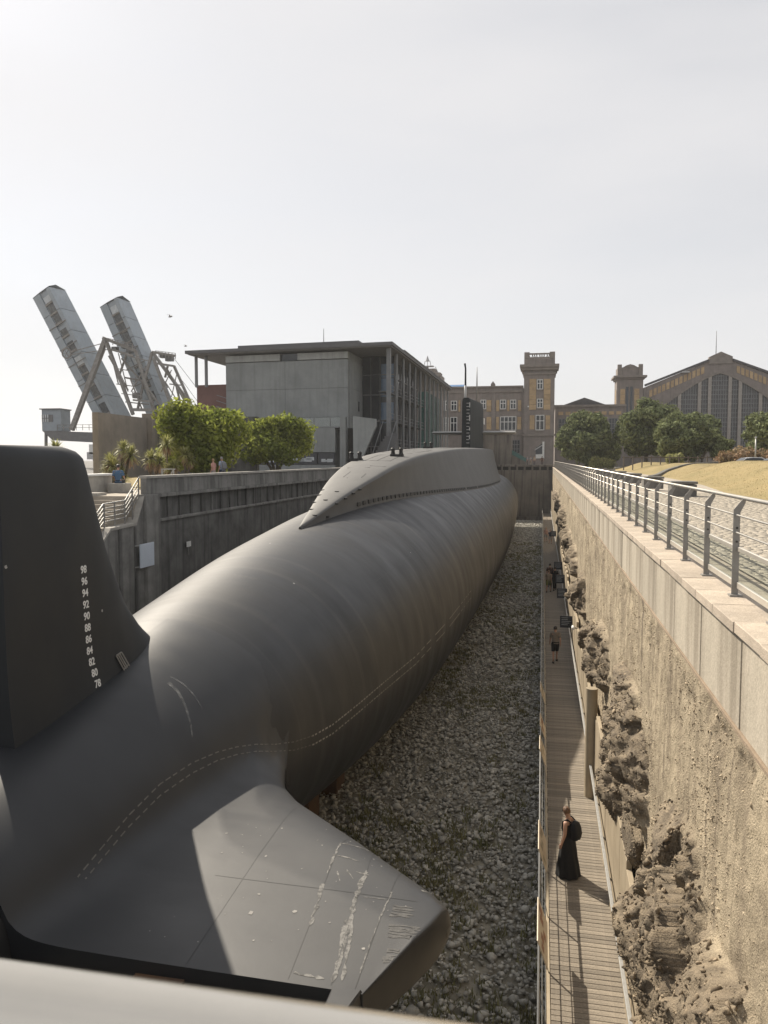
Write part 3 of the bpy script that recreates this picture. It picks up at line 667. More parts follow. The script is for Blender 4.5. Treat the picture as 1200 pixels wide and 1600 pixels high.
tree('round_tree', 'dark low tree filling the gap between two round trees by the brick link', (10.8, 140, -1.6), (2.6, 3, 1.9, 2.6), 7600, 0.24, 'leaf_dark', 1.0, .2, lumps=27, lump_r=0.38, seed=55, group=G)
def shrub(name, label, loc, rad, n, size, mat, seed, group=None):
    rs = np.random.default_rng(seed); C = []; Rr = []
    for i in range(14):
        C.append((loc[0] + rs.uniform(-.75, .75) * rad[0], loc[1] + rs.uniform(-.6, .6) * rad[1], loc[2] + rad[2] * rs.uniform(.25, .7)))
        f = rs.uniform(.3, .5); Rr.append((rad[0] * f, rad[1] * f, rad[2] * f))
    t = thing(name, label, 'shrub', loc, group); V, F = leaf_cloud(C, Rr, n, size); npmesh('foliage', V, F, mat, parent=t)
    b = MB()
    for i in range(7):
        c = C[i]; b.tube([(loc[0] + (c[0] - loc[0]) * .5, loc[1] + (c[1] - loc[1]) * .5, loc[2] - .2), c], [.05, .02], 5)
    b.build('stem', 'bark', t)
G = 'low shrubs along the top of the bank'
for i, (x, y, rx, h, mt, lab) in enumerate([(21.0, 97, 1.7, 1.9, 'shrub_red', 'reddish brown shrub left of the lamp pole on the bank'), (23.2, 96, 1.8, 2.0, 'shrub_red', 'pinkish brown shrub in the middle of the row beside the lamp pole'),
                                            (26.0, 94, 1.9, 2.1, 'shrub_red', 'reddish green shrub behind the parked cars'), (28.8, 93, 2.0, 2.3, 'leaf_cordyline', 'yellow green shrub at the right edge behind the cars'),
                                            (16.3, 106, 1.2, 1.3, 'leaf_cordyline', 'small yellow green bush under the rounded tree'), (9.0, 128, 2.0, 2.0, 'leaf_cordyline', 'low green shrub beside the lone tree by the brick link')]):
    shrub('shrub', lab, (x, y, float(bank(np.array([x]), np.array([float(y)]))[0]) - .05), (rx, 1.3, h), 2600, .14, mt, 60 + i, G)
hd = MB()
t = thing('bank_fence', 'low dark fence rail under the trees along the top of the bank', 'fence', (14, 104, -.6))
for i, x in enumerate(np.arange(10, 21, 1.1)): MB().box(x - .06, x + .06, 103.9, 104.1, -1.4, .35).build('post', 'bark', t)
MB().box(9.8, 21, 103.95, 104.05, .1, .22).build('rail', 'bark', t)
t = thing('lamp_pole', 'thin pale lamp pole standing between the reddish shrubs on the bank', 'pole', (22.0, 90, -.6))
MB().tube([(22.0, 90, -.8), (22.0, 90, 2.2)], [.09, .06], 10).build('pole', 'galvanised', t, smooth=True)
MB().tube([(22.0, 90, 2.2), (22.0, 90, 2.35)], [.13, .10], 10).build('lamp_cap', 'galvanised', t, smooth=40)

# parked cars
M('car_silver', (.55, .56, .58), (.5, .51, .53), rough=.25, bump=0, metal=.5, coat=.6)
M('car_white', (.72, .73, .74), (.68, .69, .7), rough=.25, bump=0, coat=.6)
M('car_glass', (.02, .024, .028), rough=.08, bump=0)
M('tyre', (.02, .02, .02), rough=.9, bump=0)
def car(label, loc, rz, paint):
    t = thing('parked_car', label, 'car', loc, group='cars parked behind the grass bank')
    def b(mb, nm, mt, par=t, **k): 
        o = mb.build(nm, mt, None, **k); o.parent = par; return o
    side = [(-2.15, .35), (-2.2, .7), (-2.05, .92), (-1.35, 1.0), (-.75, 1.40), (-.1, 1.47), (.75, 1.44), (1.55, 1.05), (2.05, .95), (2.2, .7), (2.15, .35)]
    rings = []
    for (x, z) in side:
        w = .86 if z < 1.02 else .86 - (z - 1.02) * .45
        rings.append([(x, -w, z), (x, -w * .96, z + .02), (x, w * .96, z + .02), (x, w, z), (x, w * .98, .3), (x, -w * .98, .3)])
    b(MB().loft(rings, cap0=True, cap1=True), 'body', paint, smooth=35, bevel=0)
    for s in (-1, 1):
        win = [(-1.15, 1.04), (-.72, 1.36), (-.1, 1.42), (.7, 1.39), (1.28, 1.06)]
        b(MB().prism([(x, s * (.875 - max(0, z - 1.02) * .45), z) for x, z in win], (0, s * .012, 0)), 'side_window', 'car_glass')
    b(MB().prism([(-1.33, -.74, 1.03), (-1.33, .74, 1.03), (-.80, .62, 1.39), (-.80, -.62, 1.39)], (-.02, 0, .02)), 'windscreen', 'car_glass')
    b(MB().prism([(1.50, -.74, 1.1), (1.50, .74, 1.1), (.82, .62, 1.43), (.82, -.62, 1.43)], (.02, 0, .02)), 'rear_window', 'car_glass')
    for x in (-1.35, 1.35):
        for s in (-1, 1):
            w = b(MB().tube([(x, s * .70, .32), (x, s * .89, .32)], .32, 18), 'wheel', 'tyre', smooth=40)
            q = MB().tube([(x, s * .885, .32), (x, s * .90, .32)], .2, 14).build('rim', 'galvanised', None); q.parent = w
    for s in (-1, 1): b(MB().box(-2.2, -2.1, s * .62 - .17, s * .62 + .17, .66, .78), 'headlight', 'white_paint')
    t.rotation_euler = (0, 0, rz); return t
zc = float(bank(np.array([20.6]), np.array([85.0]))[0])
car('silver car parked behind the crest of the grass bank', (20.3, 84.5, -1.32), R_(8), 'car_silver')
car('white car parked in front of the silver one at the right edge', (21.6, 80.5, -1.40), R_(8), 'car_white')
# ------------------------------------------------------------------ left quay: terrace, dock wall, steps
te = MB()
te.box(-21.01, -17.25, 31.2, YE + 1.5, -3.5, -1.6)
te.box(-21.01, -19.6, -25, 31.2, -11, -1.6)
te.box(-19.6, -17.25, 28.8, 31.2, -11, -2.78)
for k in range(8): te.box(-19.6, -17.25, 28.8 - .32 * (k + 1), 28.8 - .32 * k, -11, -2.78 - .17 * (k + 1))
te.box(-19.6, -17.25, -25, 28.8 - .32 * 8, -11.3, -4.3)
for k in range(6): te.box(-19.6, -17.45, 31.2 - .0 - .3 * (k + 1) + .0, 31.2 - .3 * k, -2.78, -1.6 - .17 * (k + 1))
te.build('terrace', 'paving', kind='structure')
wl_ = thing('dock_wall', 'dark stained concrete dock wall with ledges at left of the submarine', 'wall', (-17, 60, ZG))
MB().box(-17.6, -17.0, 33.0, YE + .5, ZG - .3, -2.82).build('lower_wall', 'dark_concrete', wl_)
MB().box(-17.6, -16.9, 33.0, YE + .5, -2.82, -2.70).build('ledge', 'parapet_concrete', wl_, bevel=.01)
MB().box(-17.6, -17.16, 33.0, YE + .5, -2.70, -1.72).build('recessed_band', 'dark_concrete', wl_)
for y in np.arange(34.2, YE, 1.25):
    MB().box(-17.16, -17.08, y, y + .16, -2.70, -1.72).build('rib', 'dark_concrete', wl_)
MB().box(-17.6, -16.9, 33.0, YE + .5, -1.72, -1.56).build('ledge', 'parapet_concrete', wl_, bevel=.01)
MB().box(-17.5, -16.86, 31.75, 33.0, ZG - .3, -1.56).build('pillar', 'parapet_concrete', wl_, bevel=.01)
pb_ = MB().box(-17.3, -17.02, -1.84, 1.84, -1.56, -.86); a0 = pb_.build('parapet_panel', 'parapet_concrete', wl_, bevel=.012)
cb_ = MB().box(-17.36, -16.95, -1.85, 1.85, -.86, -.74); a1 = cb_.build('parapet_cap', 'cap_concrete', wl_, bevel=.012)
for i in range(31):
    for s in (a0, a1):
        o = s if i == 0 else inst(s, wl_, (0, 0, 0)); o.location = (0, 33.9 + 3.71 * i, 0)
MB().box(-17.28, -17.05, 32.1, YE, -1.56, -.87).build('parapet_core', 'dark_gap', wl_)
# stepped wall with a sloping coping beside the stairs
st = [(31.74, -1.62), (31.05, -2.72), (29.0, -2.78), (27.0, -4.2), (24, -4.25), (10, -4.25)]
poly = [(-17.02, y, z - .11) for y, z in st] + [(-17.02, 10, ZG - .3), (-17.02, 31.74, ZG - .3)]
MB().prism(poly, (-.42, 0, 0)).build('stair_wall', 'parapet_concrete', wl_)
for (ya, za), (yb_, zb_) in zip(st[:-1], st[1:]):
    MB().prism([(-16.96, ya, za - .11), (-16.96, ya, za), (-16.96, yb_, zb_), (-16.96, yb_, zb_ - .11)], (-.5, 0, 0)).build('stair_coping', 'cap_concrete', wl_)
MB().box(-17.06, -16.94, 29.6, 29.75, ZG, -2.9).build('rib', 'dark_concrete', wl_)
MB().box(-17.06, -16.96, 30.9, 31.0, ZG, -2.9).build('rib', 'dark_concrete', wl_)
hrl = thing('stair_railing', 'pale metal stair railing with five bars on the sloping coping', 'railing', (-17.2, 30, -2.7))
for k in range(5):
    d = k * .2
    MB().tube([(-17.2, 31.75, -.80 - d), (-17.2, 30.55, -1.74 - d * .9), (-17.2, 28.85, -1.80 - d * .9), (-17.2, 27.2, -2.95 - d * .9)], .026 if k == 0 else .018, 8).build('handrail' if k == 0 else 'bar', 'galvanised', hrl, smooth=True)
for y, z0, z1 in ((31.7, -1.65, -.8), (31.15, -2.6, -1.27), (30.5, -2.72, -1.76), (29.7, -2.74, -1.77), (28.9, -2.78, -1.79), (28.0, -3.5, -2.38)):
    MB().bar((-17.2, y, z0), (-17.2, y, z1), .05).build('post', 'post_steel', hrl)
r2 = thing('landing_railing', 'pale metal railing along the far side of the sunken stair landing', 'railing', (-19.5, 30, -1.6))
for k in range(4): MB().tube([(-19.55, 31.0, -.75 - k * .22), (-19.55, 24, -.75 - k * .22)], .018, 8).build('bar', 'galvanised', r2, smooth=True)
for y in (30.9, 29.3, 27.7, 26): MB().bar((-19.55, y, -1.6), (-19.55, y, -.75), .05).build('post', 'post_steel', r2)
t = thing('wall_panel', 'pale blue grey square panel fixed on the dark stained wall', 'panel', (-16.8, 31.65, -4.1))
MB().box(-16.86, -16.8, 31.05, 32.25, -4.68, -3.66).build('sheet', 'white_panel', t, bevel=.005)
for y, z in ((30.85, -3.7), (30.85, -4.62)): MB().bar((-16.95, y, z), (-16.86, y + .3, z), .05).build('bracket', 'galvanised', t)
t = thing('wall_sign', 'tiny white plate on a stalk on the dark wall behind the hull', 'sign', (-16.9, 36, -4.15))
MB().box(-16.92, -16.89, 35.75, 36.2, -4.28, -4.02).build('plate', 'white_paint', t); MB().bar((-16.95, 36, -4.7), (-16.95, 36, -4.28), .05).build('stalk', 'post_steel', t)
# end wall
ew = thing('dock_end_wall', 'brown stained concrete wall closing the far end of the dock', 'wall', (-7.6, YE + .5, ZG))
MB().box(-17.7, 1.84, YE, YE + 1.5, ZG - .3, -2.05).build('wall', 'end_wall_concrete', ew)
MB().box(-17.7, 1.86, YE - .25, YE + 1.5, -1.42, -1.05).build('cap_slab', 'end_wall_concrete', ew, bevel=.02)
for i in range(14): MB().box(-17.2 + i * 1.38, -16.85 + i * 1.38, YE - .12, YE + 1.2, -2.05, -1.42).build('pier', 'end_wall_concrete', ew)
MB().box(-17.2, 1.8, YE + .4, YE + 1.2, -2.05, -1.42).build('backing', 'dark_gap', ew)
MB().box(-5.0, 1.6, YE - .45, YE - .002, ZG, ZG + .75).build('plinth', 'end_wall_concrete', ew)
MB().box(-17.25, 3.0, YE + 1.4, YE + 25, -1.7, -1.2).build('end_terrace', 'paving', kind='structure')

# low wall, dry lawn, cube seat
t = thing('low_wall', 'low tan concrete wall with pale coping beside the fin at left', 'wall', (-20.3, 33.5, -1.6))
MB().box(-20.8, -20.35, 30.5, 35.0, -1.6, -.80).build('wall', 'cap_concrete', t, bevel=.01); MB().box(-20.9, -20.25, 30.4, 35.1, -.80, -.70).build('coping', 'white_paint', t, bevel=.01)
MB().box(-20.6, -18.9, 31.25, 32.0, -1.6, -1.48).build('step', 'cap_concrete', t)
t = thing('cube_seat', 'grey concrete cube seat under the person in blue', 'seat', (-19.75, 34.6, -1.6))
MB().box(-20.15, -19.35, 34.2, 35.0, -1.6, -1.15).build('block', 'cap_concrete', t, bevel=.02)
U, V_ = np.meshgrid(np.linspace(-48, -20.6, 60), np.linspace(36.2, 56, 60), indexing='ij')
npmesh('left_lawn', np.stack([U, V_, -1.57 + .28 * fbm(U * .3, V_ * .3, 15, 3) * sm(U, -20.6, -23)], -1).reshape(-1, 3), grid_faces(60, 60), 'dry_grass', smooth=True, kind='structure')

# cordyline palms
def cordyline(label, x, y, heads, dead=False):
    z0 = -1.5; t = thing('cordyline_palm', label, 'palm', (x, y, z0), group='palms on the left lawn')
    b = MB()
    for (dx, dy, h, r) in heads: b.tube([(x + dx * .2, y + dy * .2, z0 - .1), (x + dx * .7, y + dy * .7, z0 + h * .6), (x + dx, y + dy, z0 + h)], [.10, .08, .07], 8)
    b.build('trunk', 'bark', t, smooth=True)
    for (dx, dy, h, r) in heads:
        for nm, mt, n, lo_, hi_ in (('leaf_head', 'leaf_cordyline', 150, -.45, 1.0), ('dead_skirt', 'leaf_dead', 60, -1.0, -.2)):
            V = []; F = []; o = 0
            for k in range(n):
                a = random.uniform(0, 6.28); e = random.uniform(lo_, hi_); d = np.array([math.cos(a) * math.cos(e * 1.4), math.sin(a) * math.cos(e * 1.4), math.sin(e * 1.4)])
                s = np.cross(d, (0, 0, 1)); s /= np.linalg.norm(s) + 1e-6; L_ = r * random.uniform(.75, 1.1) * (1 if nm == 'leaf_head' else .8)
                c = np.array([x + dx, y + dy, z0 + h + (0 if nm == 'leaf_head' else -.1)]); w = .028
                m_ = c + d * L_ * .55; e_ = c + d * L_ + np.array([0, 0, -.22 * L_ * random.uniform(.3, 1.4)])
                V += [c - s * w * .5, c + s * w * .5, m_ - s * w, m_ + s * w, e_ - s * .004, e_ + s * .004]; F += [(o, o + 1, o + 3, o + 2), (o + 2, o + 3, o + 5, o + 4)]; o += 6
            npmesh(nm, V, F, mt, parent=t)
cordyline('bushy multi headed palm in front of the concrete wall', -23.2, 40.6, [(-.5, 0, 1.3, .8), (.15, .3, 2.0, .8), (-.1, -.4, 1.1, .8), (.7, .1, 1.7, .8), (.2, -.2, .55, .75), (-.75, .2, .7, .7)])
cordyline('double headed palm right of the bushy palm', -22.2, 42.4, [(0, 0, 1.5, .75), (.45, .2, 1.35, .75)])
cordyline('tallest single palm with a dead leaf skirt near the left tree', -22.4, 44.8, [(0, 0, 2.35, .85)])
cordyline('small green palm between the tall palm and the standing couple', -21.4, 45.2, [(0, 0, 1.75, .7), (.3, .1, 1.4, .55)])
cordyline('short brown withered palm beside the wooden frame', -21.6, 43.6, [(0, 0, .9, .55), (.3, 0, 1.1, .5)], True)
cordyline('low spiky palm just right of the fin edge', -24.2, 36.6, [(0, 0, 1.0, .95), (-.4, .3, 1.9, .8)])
cordyline('palm top peeking above the fin at the left edge', -29.5, 38.0, [(0, 0, 3.1, .75)])
t = thing('wooden_frame', 'small pale wooden frame with a slanted brace on the left lawn', 'frame', (-20.6, 41.2, -1.5))
for a, b_ in (((-20.9, 41.2, -1.6), (-20.9, 41.2, -.6)), ((-20.2, 41.2, -1.6), (-20.2, 41.2, -.6)), ((-20.95, 41.2, -.57), (-20.1, 41.2, -.57)), ((-20.25, 41.2, -.65), (-20.55, 41.2, -1.3))): MB().bar(a, b_, .06).build('bar', 'galvanised', t)

# free-standing concrete wall behind the palms
M('old_concrete', (.27, .235, .195), (.19, .168, .14), rough=.9, scale=.5, bump=.2, bscale=12, streak=.15, streak_col=(.09, .08, .07), fine=.1)
t = thing('concrete_wall', 'tall brown concrete wall standing behind the palms at left', 'wall', (-33, 60, -1.6))
MB().prism([(-32.8, 54.6, -1.7), (-32.8, 54.6, 3.5), (-33.5, 63.4, 3.5), (-33.5, 63.4, -1.7)], (-.5, 0, 0)).build('face', 'old_concrete', t)
MB().box(-34.0, -33.0, 63.5, 64.4, -1.7, 3.9).build('pillar', 'old_concrete', t, bevel=.02)
MB().box(-34.0, -24.0, 64.6, 65.2, -1.7, 3.6).build('return_wall', 'dark_concrete', t)
M('museum_concrete', (.27, .285, .285), (.20, .212, .213), rough=.85, scale=.35, bump=.08, bscale=6, streak=.35, streak_col=(.13, .135, .13), objrand=.05, fine=.05)
# ------------------------------------------------------------------ the submarine
hull_material('hull_paint', (.0150, .0168, .0205), (.0105, .0118, .0145), .49, 5.2, .5)
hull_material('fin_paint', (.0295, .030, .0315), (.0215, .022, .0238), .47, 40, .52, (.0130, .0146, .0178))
hull_material('rudder_paint', (.016, .019, .023), (.012, .0145, .018), .55, 60, .4)
M('casing_paint', (.080, .079, .077), (.060, .060, .059), rough=.62, scale=.8, bump=.05, bscale=6, fine=.05)
M('sail_paint', (.013, .018, .021), (.010, .013, .016), rough=.7, spec=.25, scale=.7, bump=.05, bscale=5, streak=.4, streak_col=(.035, .038, .038))
M('black_metal', (.012, .012, .013), rough=.6, bump=0)
M('mark_white', (.74, .74, .72), (.66, .66, .64), rough=.6, scale=20, bump=0)
M('line_mark', (.15, .145, .13), (.10, .097, .088), rough=.7, scale=8, bump=0)
M('scuff', (.30, .29, .27), (.22, .21, .2), rough=.8, scale=9, bump=.1, bscale=30)
M('rust_keel', (.13, .075, .04), (.075, .045, .03), rough=.8, scale=2, bump=.2, bscale=12)
CX = -7.6
sub = thing('submarine', 'huge dark grey museum submarine lying in the dry dock, stern fins towards the viewer', 'submarine', (CX, 60, ZG))
HY = [3.6, 6, 8, 10, 12, 14, 18, 22, 26, 30, 35, 40, 50, 60, 70, 80, 90, 100, 110, 118, 125, 130, 133, 134.4]
HR = [.45, 1.1, 1.5, 1.85, 2.2, 2.55, 3.12, 3.62, 3.98, 4.27, 4.47, 4.62, 4.86, 5.03, 5.05, 4.95, 4.8, 4.6, 4.35, 4.05, 3.4, 2.5, 1.5, .3]
def spline(xs, ys, x):
    """monotone-ish cubic through the table"""
    xs = np.array(xs, float); ys = np.array(ys, float); d = np.gradient(ys, xs); x = np.asarray(x, float)
    i = np.clip(np.searchsorted(xs, x) - 1, 0, len(xs) - 2); h = xs[i + 1] - xs[i]; t = (x - xs[i]) / h
    return (2 * t ** 3 - 3 * t ** 2 + 1) * ys[i] + (t ** 3 - 2 * t ** 2 + t) * h * d[i] + (-2 * t ** 3 + 3 * t ** 2) * ys[i + 1] + (t ** 3 - t ** 2) * h * d[i + 1]
def hR(y): return spline(HY, HR, y)
def hZ(y): return np.interp(y, [4, 12, 26, 140], [-6.0, -6.0, -6.1, -6.1])
CX = -7.6
Y_ = np.concatenate([np.linspace(3.6, 40, 150), np.linspace(40.5, 134.4, 190)]); A = np.linspace(0, 2 * np.pi, 145)[:-1]
Yg, Ag = np.meshgrid(Y_, A, indexing='ij'); r = hR(Yg)
V = np.stack([CX + r * np.sin(Ag), Yg, hZ(Yg) + r * np.cos(Ag)], -1).reshape(-1, 3)
F = []
n = len(A); i = np.arange((len(Y_) - 1) * n); u = i // n; k = i % n; k2 = (k + 1) % n
F = np.stack([u * n + k, (u + 1) * n + k, (u + 1) * n + k2, u * n + k2], 1)
hull = npmesh('hull', V, F, 'hull_paint', parent=sub, smooth=True)
MB().loft([[(CX + .45 * math.sin(a), y, -5.75 + .45 * math.cos(a) * s) for a in np.linspace(0, 6.283, 24)[:-1]] for y, s in ((3.62, 1), (3.3, .8))], cap1=True, cap0=True).build('propeller_hub', 'black_metal', sub, smooth=40)
# casing (raised missile deck)
cY = [24.3, 26, 28, 31, 34, 38, 42, 46, 50, 57, 65, 75, 85, 91, 94, 96, 97.6]
cW = [.06, .25, .5, .88, 1.2, 1.66, 2.05, 2.4, 2.7, 3.1, 3.35, 3.4, 3.25, 2.95, 2.5, 1.8, .8]
cS = [.02, .28, .52, .86, 1.12, 1.36, 1.5, 1.6, 1.68, 1.8, 1.9, 1.97, 2.0, 2.0, 1.8, 1.3, .5]
cT = [-2.16, -1.78, -1.33, -.76, -.30, .10, .34, .49, .62, .80, .92, 1.05, 1.10, 1.08, .95, .6, -.4]
def cring(y):
    w = float(spline(cY, cW, y)); s = min(float(spline(cY, cS, y)), w * .97); zt = float(spline(cY, cT, y))
    zf = float(hZ(y) + math.sqrt(max(float(hR(y)) ** 2 - w * w, .01))) - .06
    sh = zt - .03 - .05 * min(1, s); pts = []
    rr = min(.11, max(.012, (zt - zf) * .08))
    half = [(w, zf - .25), (w, zf)]
    ax, az = s + rr * .55, sh - rr          # end of the slope, start of the shoulder
    for q in np.linspace(.15, 1, 7): half.append((w + (ax - w) * q - .05 * math.sin(math.pi * q) * min(1, (zt - zf) / 1.5), zf + (az - zf) * q))
    for q in np.linspace(.2, 1, 5):
        b0 = (1 - q) ** 2; b1 = 2 * q * (1 - q); b2 = q * q
        half.append((b0 * ax + b1 * (s + rr * .12) + b2 * max(s - rr * .9, 0), b0 * az + b1 * (sh + rr * .06) + b2 * (sh + .02)))
    e = half[-1]
    for q in (.3, .65, 1): half.append((e[0] * (1 - q), e[1] + (zt - e[1]) * (1 - (1 - q) ** 2)))
    R1 = [(CX + x, y, z) for x, z in half]; L1 = [(CX - x, y, z) for x, z in half[:-1]][::-1]
    return R1 + L1
cys = np.concatenate([np.linspace(24.3, 34, 24), np.linspace(34.6, 92, 50), np.linspace(92.5, 97.6, 14)])
rings = [cring(float(y)) for y in cys]
casing = MB().loft(rings, close=False).build('casing', 'casing_paint', sub, smooth=28)
def ctop(x, y):
    rg = cring(y); p = sorted((q[0], q[2]) for q in rg if abs(q[0] - CX) < spline(cY, cS, y) + .3)
    return float(np.interp(x, [a for a, _ in p], [b for _, b in p]))
def cside(y, h):
    """point and outward slope on the starboard casing side, h metres above its foot"""
    rg = cring(y); a = np.array(rg[1]); b = np.array(rg[5]); t = h / max(.05, b[2] - a[2]); return a + (b - a) * t + np.array([.02, 0, 0])
# drain slots along the foot of the casing
sb = MB().box(-.012, .012, -.17, .17, -.075, .075); s0 = sb.build('drain_slot', 'black_metal', None); s0.parent = sub
ysl = []; y = 29.6
while y < 84: ysl.append(y); y += .62 + (.55 if int(y * 3) % 17 == 0 else 0)
for i, y in enumerate(ysl):
    p = cside(y, .24); o = s0 if i == 0 else inst(s0, sub, (0, 0, 0)); o.location = tuple(p - np.array(sub.location))
    q = cside(y + .5, .24); q2 = cside(y, .40)
    o.rotation_euler = (0, -math.atan2(float(p[0] - q2[0]), float(q2[2] - p[2])) * 1.0, -math.atan2(float(q[0] - p[0]), .5))
# round holes near the tip, hatch joints, cleats
hb = MB(); 
for y, x in [(25.6, .12), (26.3, -.2), (26.5, .3), (27.2, -.35), (27.3, .42), (28.1, .55), (28.2, -.45), (28.9, .66), (29.0, -.55), (29.6, .74), (27.4, 0.0), (28.6, .1)]:
    z = ctop(CX + x, y); hb.tube([(CX + x, y, z - .05), (CX + x, y, z + .012)], .085, 10)
hb.build('drain_holes', 'black_metal', sub)
jb = MB()
def joint(xa, ya, xb, yb_, w=.035):
    n = max(1, int(math.hypot(xb - xa, yb_ - ya) / .8)); pr = None
    for i in range(n + 1):
        t = i / n; x = xa + (xb - xa) * t; y = ya + (yb_ - ya) * t; q = (CX + x, y, ctop(CX + x, y) + .004)
        if pr: jb.bar(pr, q, w, .01)
        pr = q
for xa, ya, xb, yb_ in [(-1, 31, .85, 31), (-.3, 31.2, -.3, 32.4), (.45, 31.2, .45, 32), (-.9, 36, .7, 36), (.7, 36, .7, 39.5), (-.5, 36.2, -.5, 39.5), (-.5, 39.5, .7, 39.5), (.1, 36, .1, 39.5), (-1.1, 43, 1.0, 43), (1.0, 43, 1.0, 48), (-.2, 43, -.2, 48),
                        (-1.1, 48, 1.0, 48), (-1.2, 53, 1.1, 53), (0, 53, 0, 60), (1.1, 53, 1.1, 60), (-1.2, 60, 1.1, 60), (-1.2, 66, 1.2, 66), (.5, 66, .5, 72), (-1.2, 72, 1.2, 72), (-.7, 33.5, .3, 33.5), (.2, 34, .9, 34), (-.2, 41, .9, 41.2), (.3, 45, 1.2, 45.3), (-.8, 50, .5, 50)]:
    joint(xa, ya, xb, yb_)
jb.build('hatch_joints', 'black_metal', sub, kind='stuff')
for x, y in ((-1.05, 36.5), (.55, 38.6), (-.1, 54.0)):
    z = ctop(CX + x, y)
    b = MB().box(CX + x - .32, CX + x + .32, y - .16, y + .16, z - .04, z + .10)
    for s in (-1, 1): b.loft([[(CX + x + s * .2 + .11 * f * math.cos(a), y + .14 * f * math.sin(a), z + h) for a in np.linspace(0, 6.283, 11)[:-1]] for h, f in ((.08, 1.1), (.25, .8), (.36, 1.0), (.42, .6))], cap1=True)
    b.build('cleat', 'black_metal', sub, smooth=40)
# sail, planes, masts
def srow(z, k):
    pts = []
    for t in np.linspace(0, 1, 26):
        hw = (.42 + .62 * math.sin(min(1, t / .72) * math.pi / 2)) * (1 if t < .72 else math.sqrt(max(.0, 1 - ((t - .72) / .28) ** 2)) * .98 + .02)
        pts.append((hw * k, 80.2 + 12.6 * t))
    return [(CX + x, y, z) for x, y in pts] + [(CX - x, y, z) for x, y in reversed(pts)]
def ztilt(ring, dz): return [(x, y, z + dz * (y - 80) / 13) for x, y, z in ring]
MB().loft([srow(.4, 1.12), srow(1.5, 1.03), srow(4, 1.0), ztilt(srow(5.7, .97), .1), ztilt(srow(6.0, .86), .15), ztilt(srow(6.12, .5), .2)], cap1=True).build('sail', 'sail_paint', sub, smooth=30)
for s in (-1, 1):
    rg = []
    for f, x in ((0, .7), (.5, 2.8), (.96, 4.55), (1, 4.68)):
        ch = 3.3 - 1.0 * f; th = .21 - .05 * f if f < 1 else .02
        rg.append([(CX + s * x, 90.4 - f * .5 + ch * .5 * math.cos(a) - .2, 2.92 + th * math.sin(a)) for a in np.linspace(0, 6.283, 17)[:-1]])
    MB().loft(rg, cap1=True).build('sail_plane', M('sunlit_plane', (.30, .30, .295), (.24, .24, .235), rough=.6, bump=.03) if s < 0 else 'sunlit_plane', sub, smooth=50)  # pale grey puts the sunshine on the planes into their colour
MB().tube([(CX - .15, 80.9, 5.6), (CX - .15, 80.9, 7.4)], .13, 10).build('mast_foot', 'grey_paint', sub, smooth=True)
MB().tube([(CX - .15, 80.9, 7.3), (CX - .15, 80.9, 9.1), (CX - .22, 80.8, 9.6)], [.10, .085, .10], 10).build('periscope', 'sail_paint', sub, smooth=True)
MB().tube([(CX + .1, 92, 5.9), (CX + .1, 92, 8.9), (CX + .1, 92, 10.5)], [.09, .07, .03], 10).build('antenna_mast', 'post_steel', sub, smooth=True)
lb = MB()
for k in range(13): lb.tube([(CX + .05, 80.12, 1.6 + k * .33), (CX + .35, 80.12, 1.6 + k * .33)], .03, 6)
lb.build('ladder_rungs', 'grey_paint', sub)
for z, h in ((5.4, .5), (4.1, .6), (3.0, .3), (2.2, .4)): MB().bar((CX + .36, 80.13, z - h / 2), (CX + .36, 80.13, z + h / 2), .10, .03).build('draft_scale', 'grey_paint', sub)
MB().box(CX + 1.02, CX + 1.05, 90.2, 91.6, 3.9, 4.6).build('side_plate', 'mark_white', sub)

# upper rudder with a swept root
RZ = [-4.6, -4.1, -3.75, -3.45, -3.2, -2.65, -1.64, -.59, -.2, .02, .14, .20]
RL = [15.2, 14.9, 14.6, 14.2, 13.85, 13.3, 12.72, 12.3, 12.16, 12.05, 11.85, 11.5]
RT = [.62, .48, .40, .35, .32, .29, .27, .255, .25, .24, .17, .06]
def rhalf(y, z):
    le = np.interp(z, RZ, RL); th = np.interp(z, RZ, RT); te_ = 9.89; t = (le - y) / (le - te_)      # 0 at the leading edge
    t = np.clip(t, 0, 1)
    return th * (np.sqrt(np.clip(1 - (1 - np.minimum(t / .32, 1)) ** 2, 0, 1)) * np.where(t > .32, 1 - .55 * ((t - .32) / .68) ** 1.5, 1))
rings = []
tt = np.concatenate([1 - np.cos(np.linspace(0, math.pi / 2, 12)) , ]) * .3
tt = np.concatenate([tt, np.linspace(.36, 1, 14)])
for z in np.concatenate([np.linspace(-4.6, -2.6, 16), np.linspace(-2.3, .0, 10), [.06, .12, .17, .20]]):
    le = np.interp(z, RZ, RL); ys_ = le - tt * (le - 9.89); h = rhalf(ys_, z)
    rings.append([(CX + a, b, z) for a, b in zip(h, ys_)] + [(CX - a, b, z) for a, b in zip(h[::-1], ys_[::-1])])
rud = MB().loft(rings, close=True, cap1=True).build('rudder', 'rudder_paint', sub, smooth=50)
MB().loft([[(CX + sx * .25 * f, 7.2 + 4.6 * t, z) for sx, t in ((1, .15), (1, .6), (.15, 1), (-.15, 1), (-1, .6), (-1, .15), (-.1, 0), (.1, 0))] for z, f in ((-7.0, 1.2), (-9.5, 1), (-10.8, .8))], cap1=True).build('lower_rudder', 'rudder_paint', sub, smooth=40)
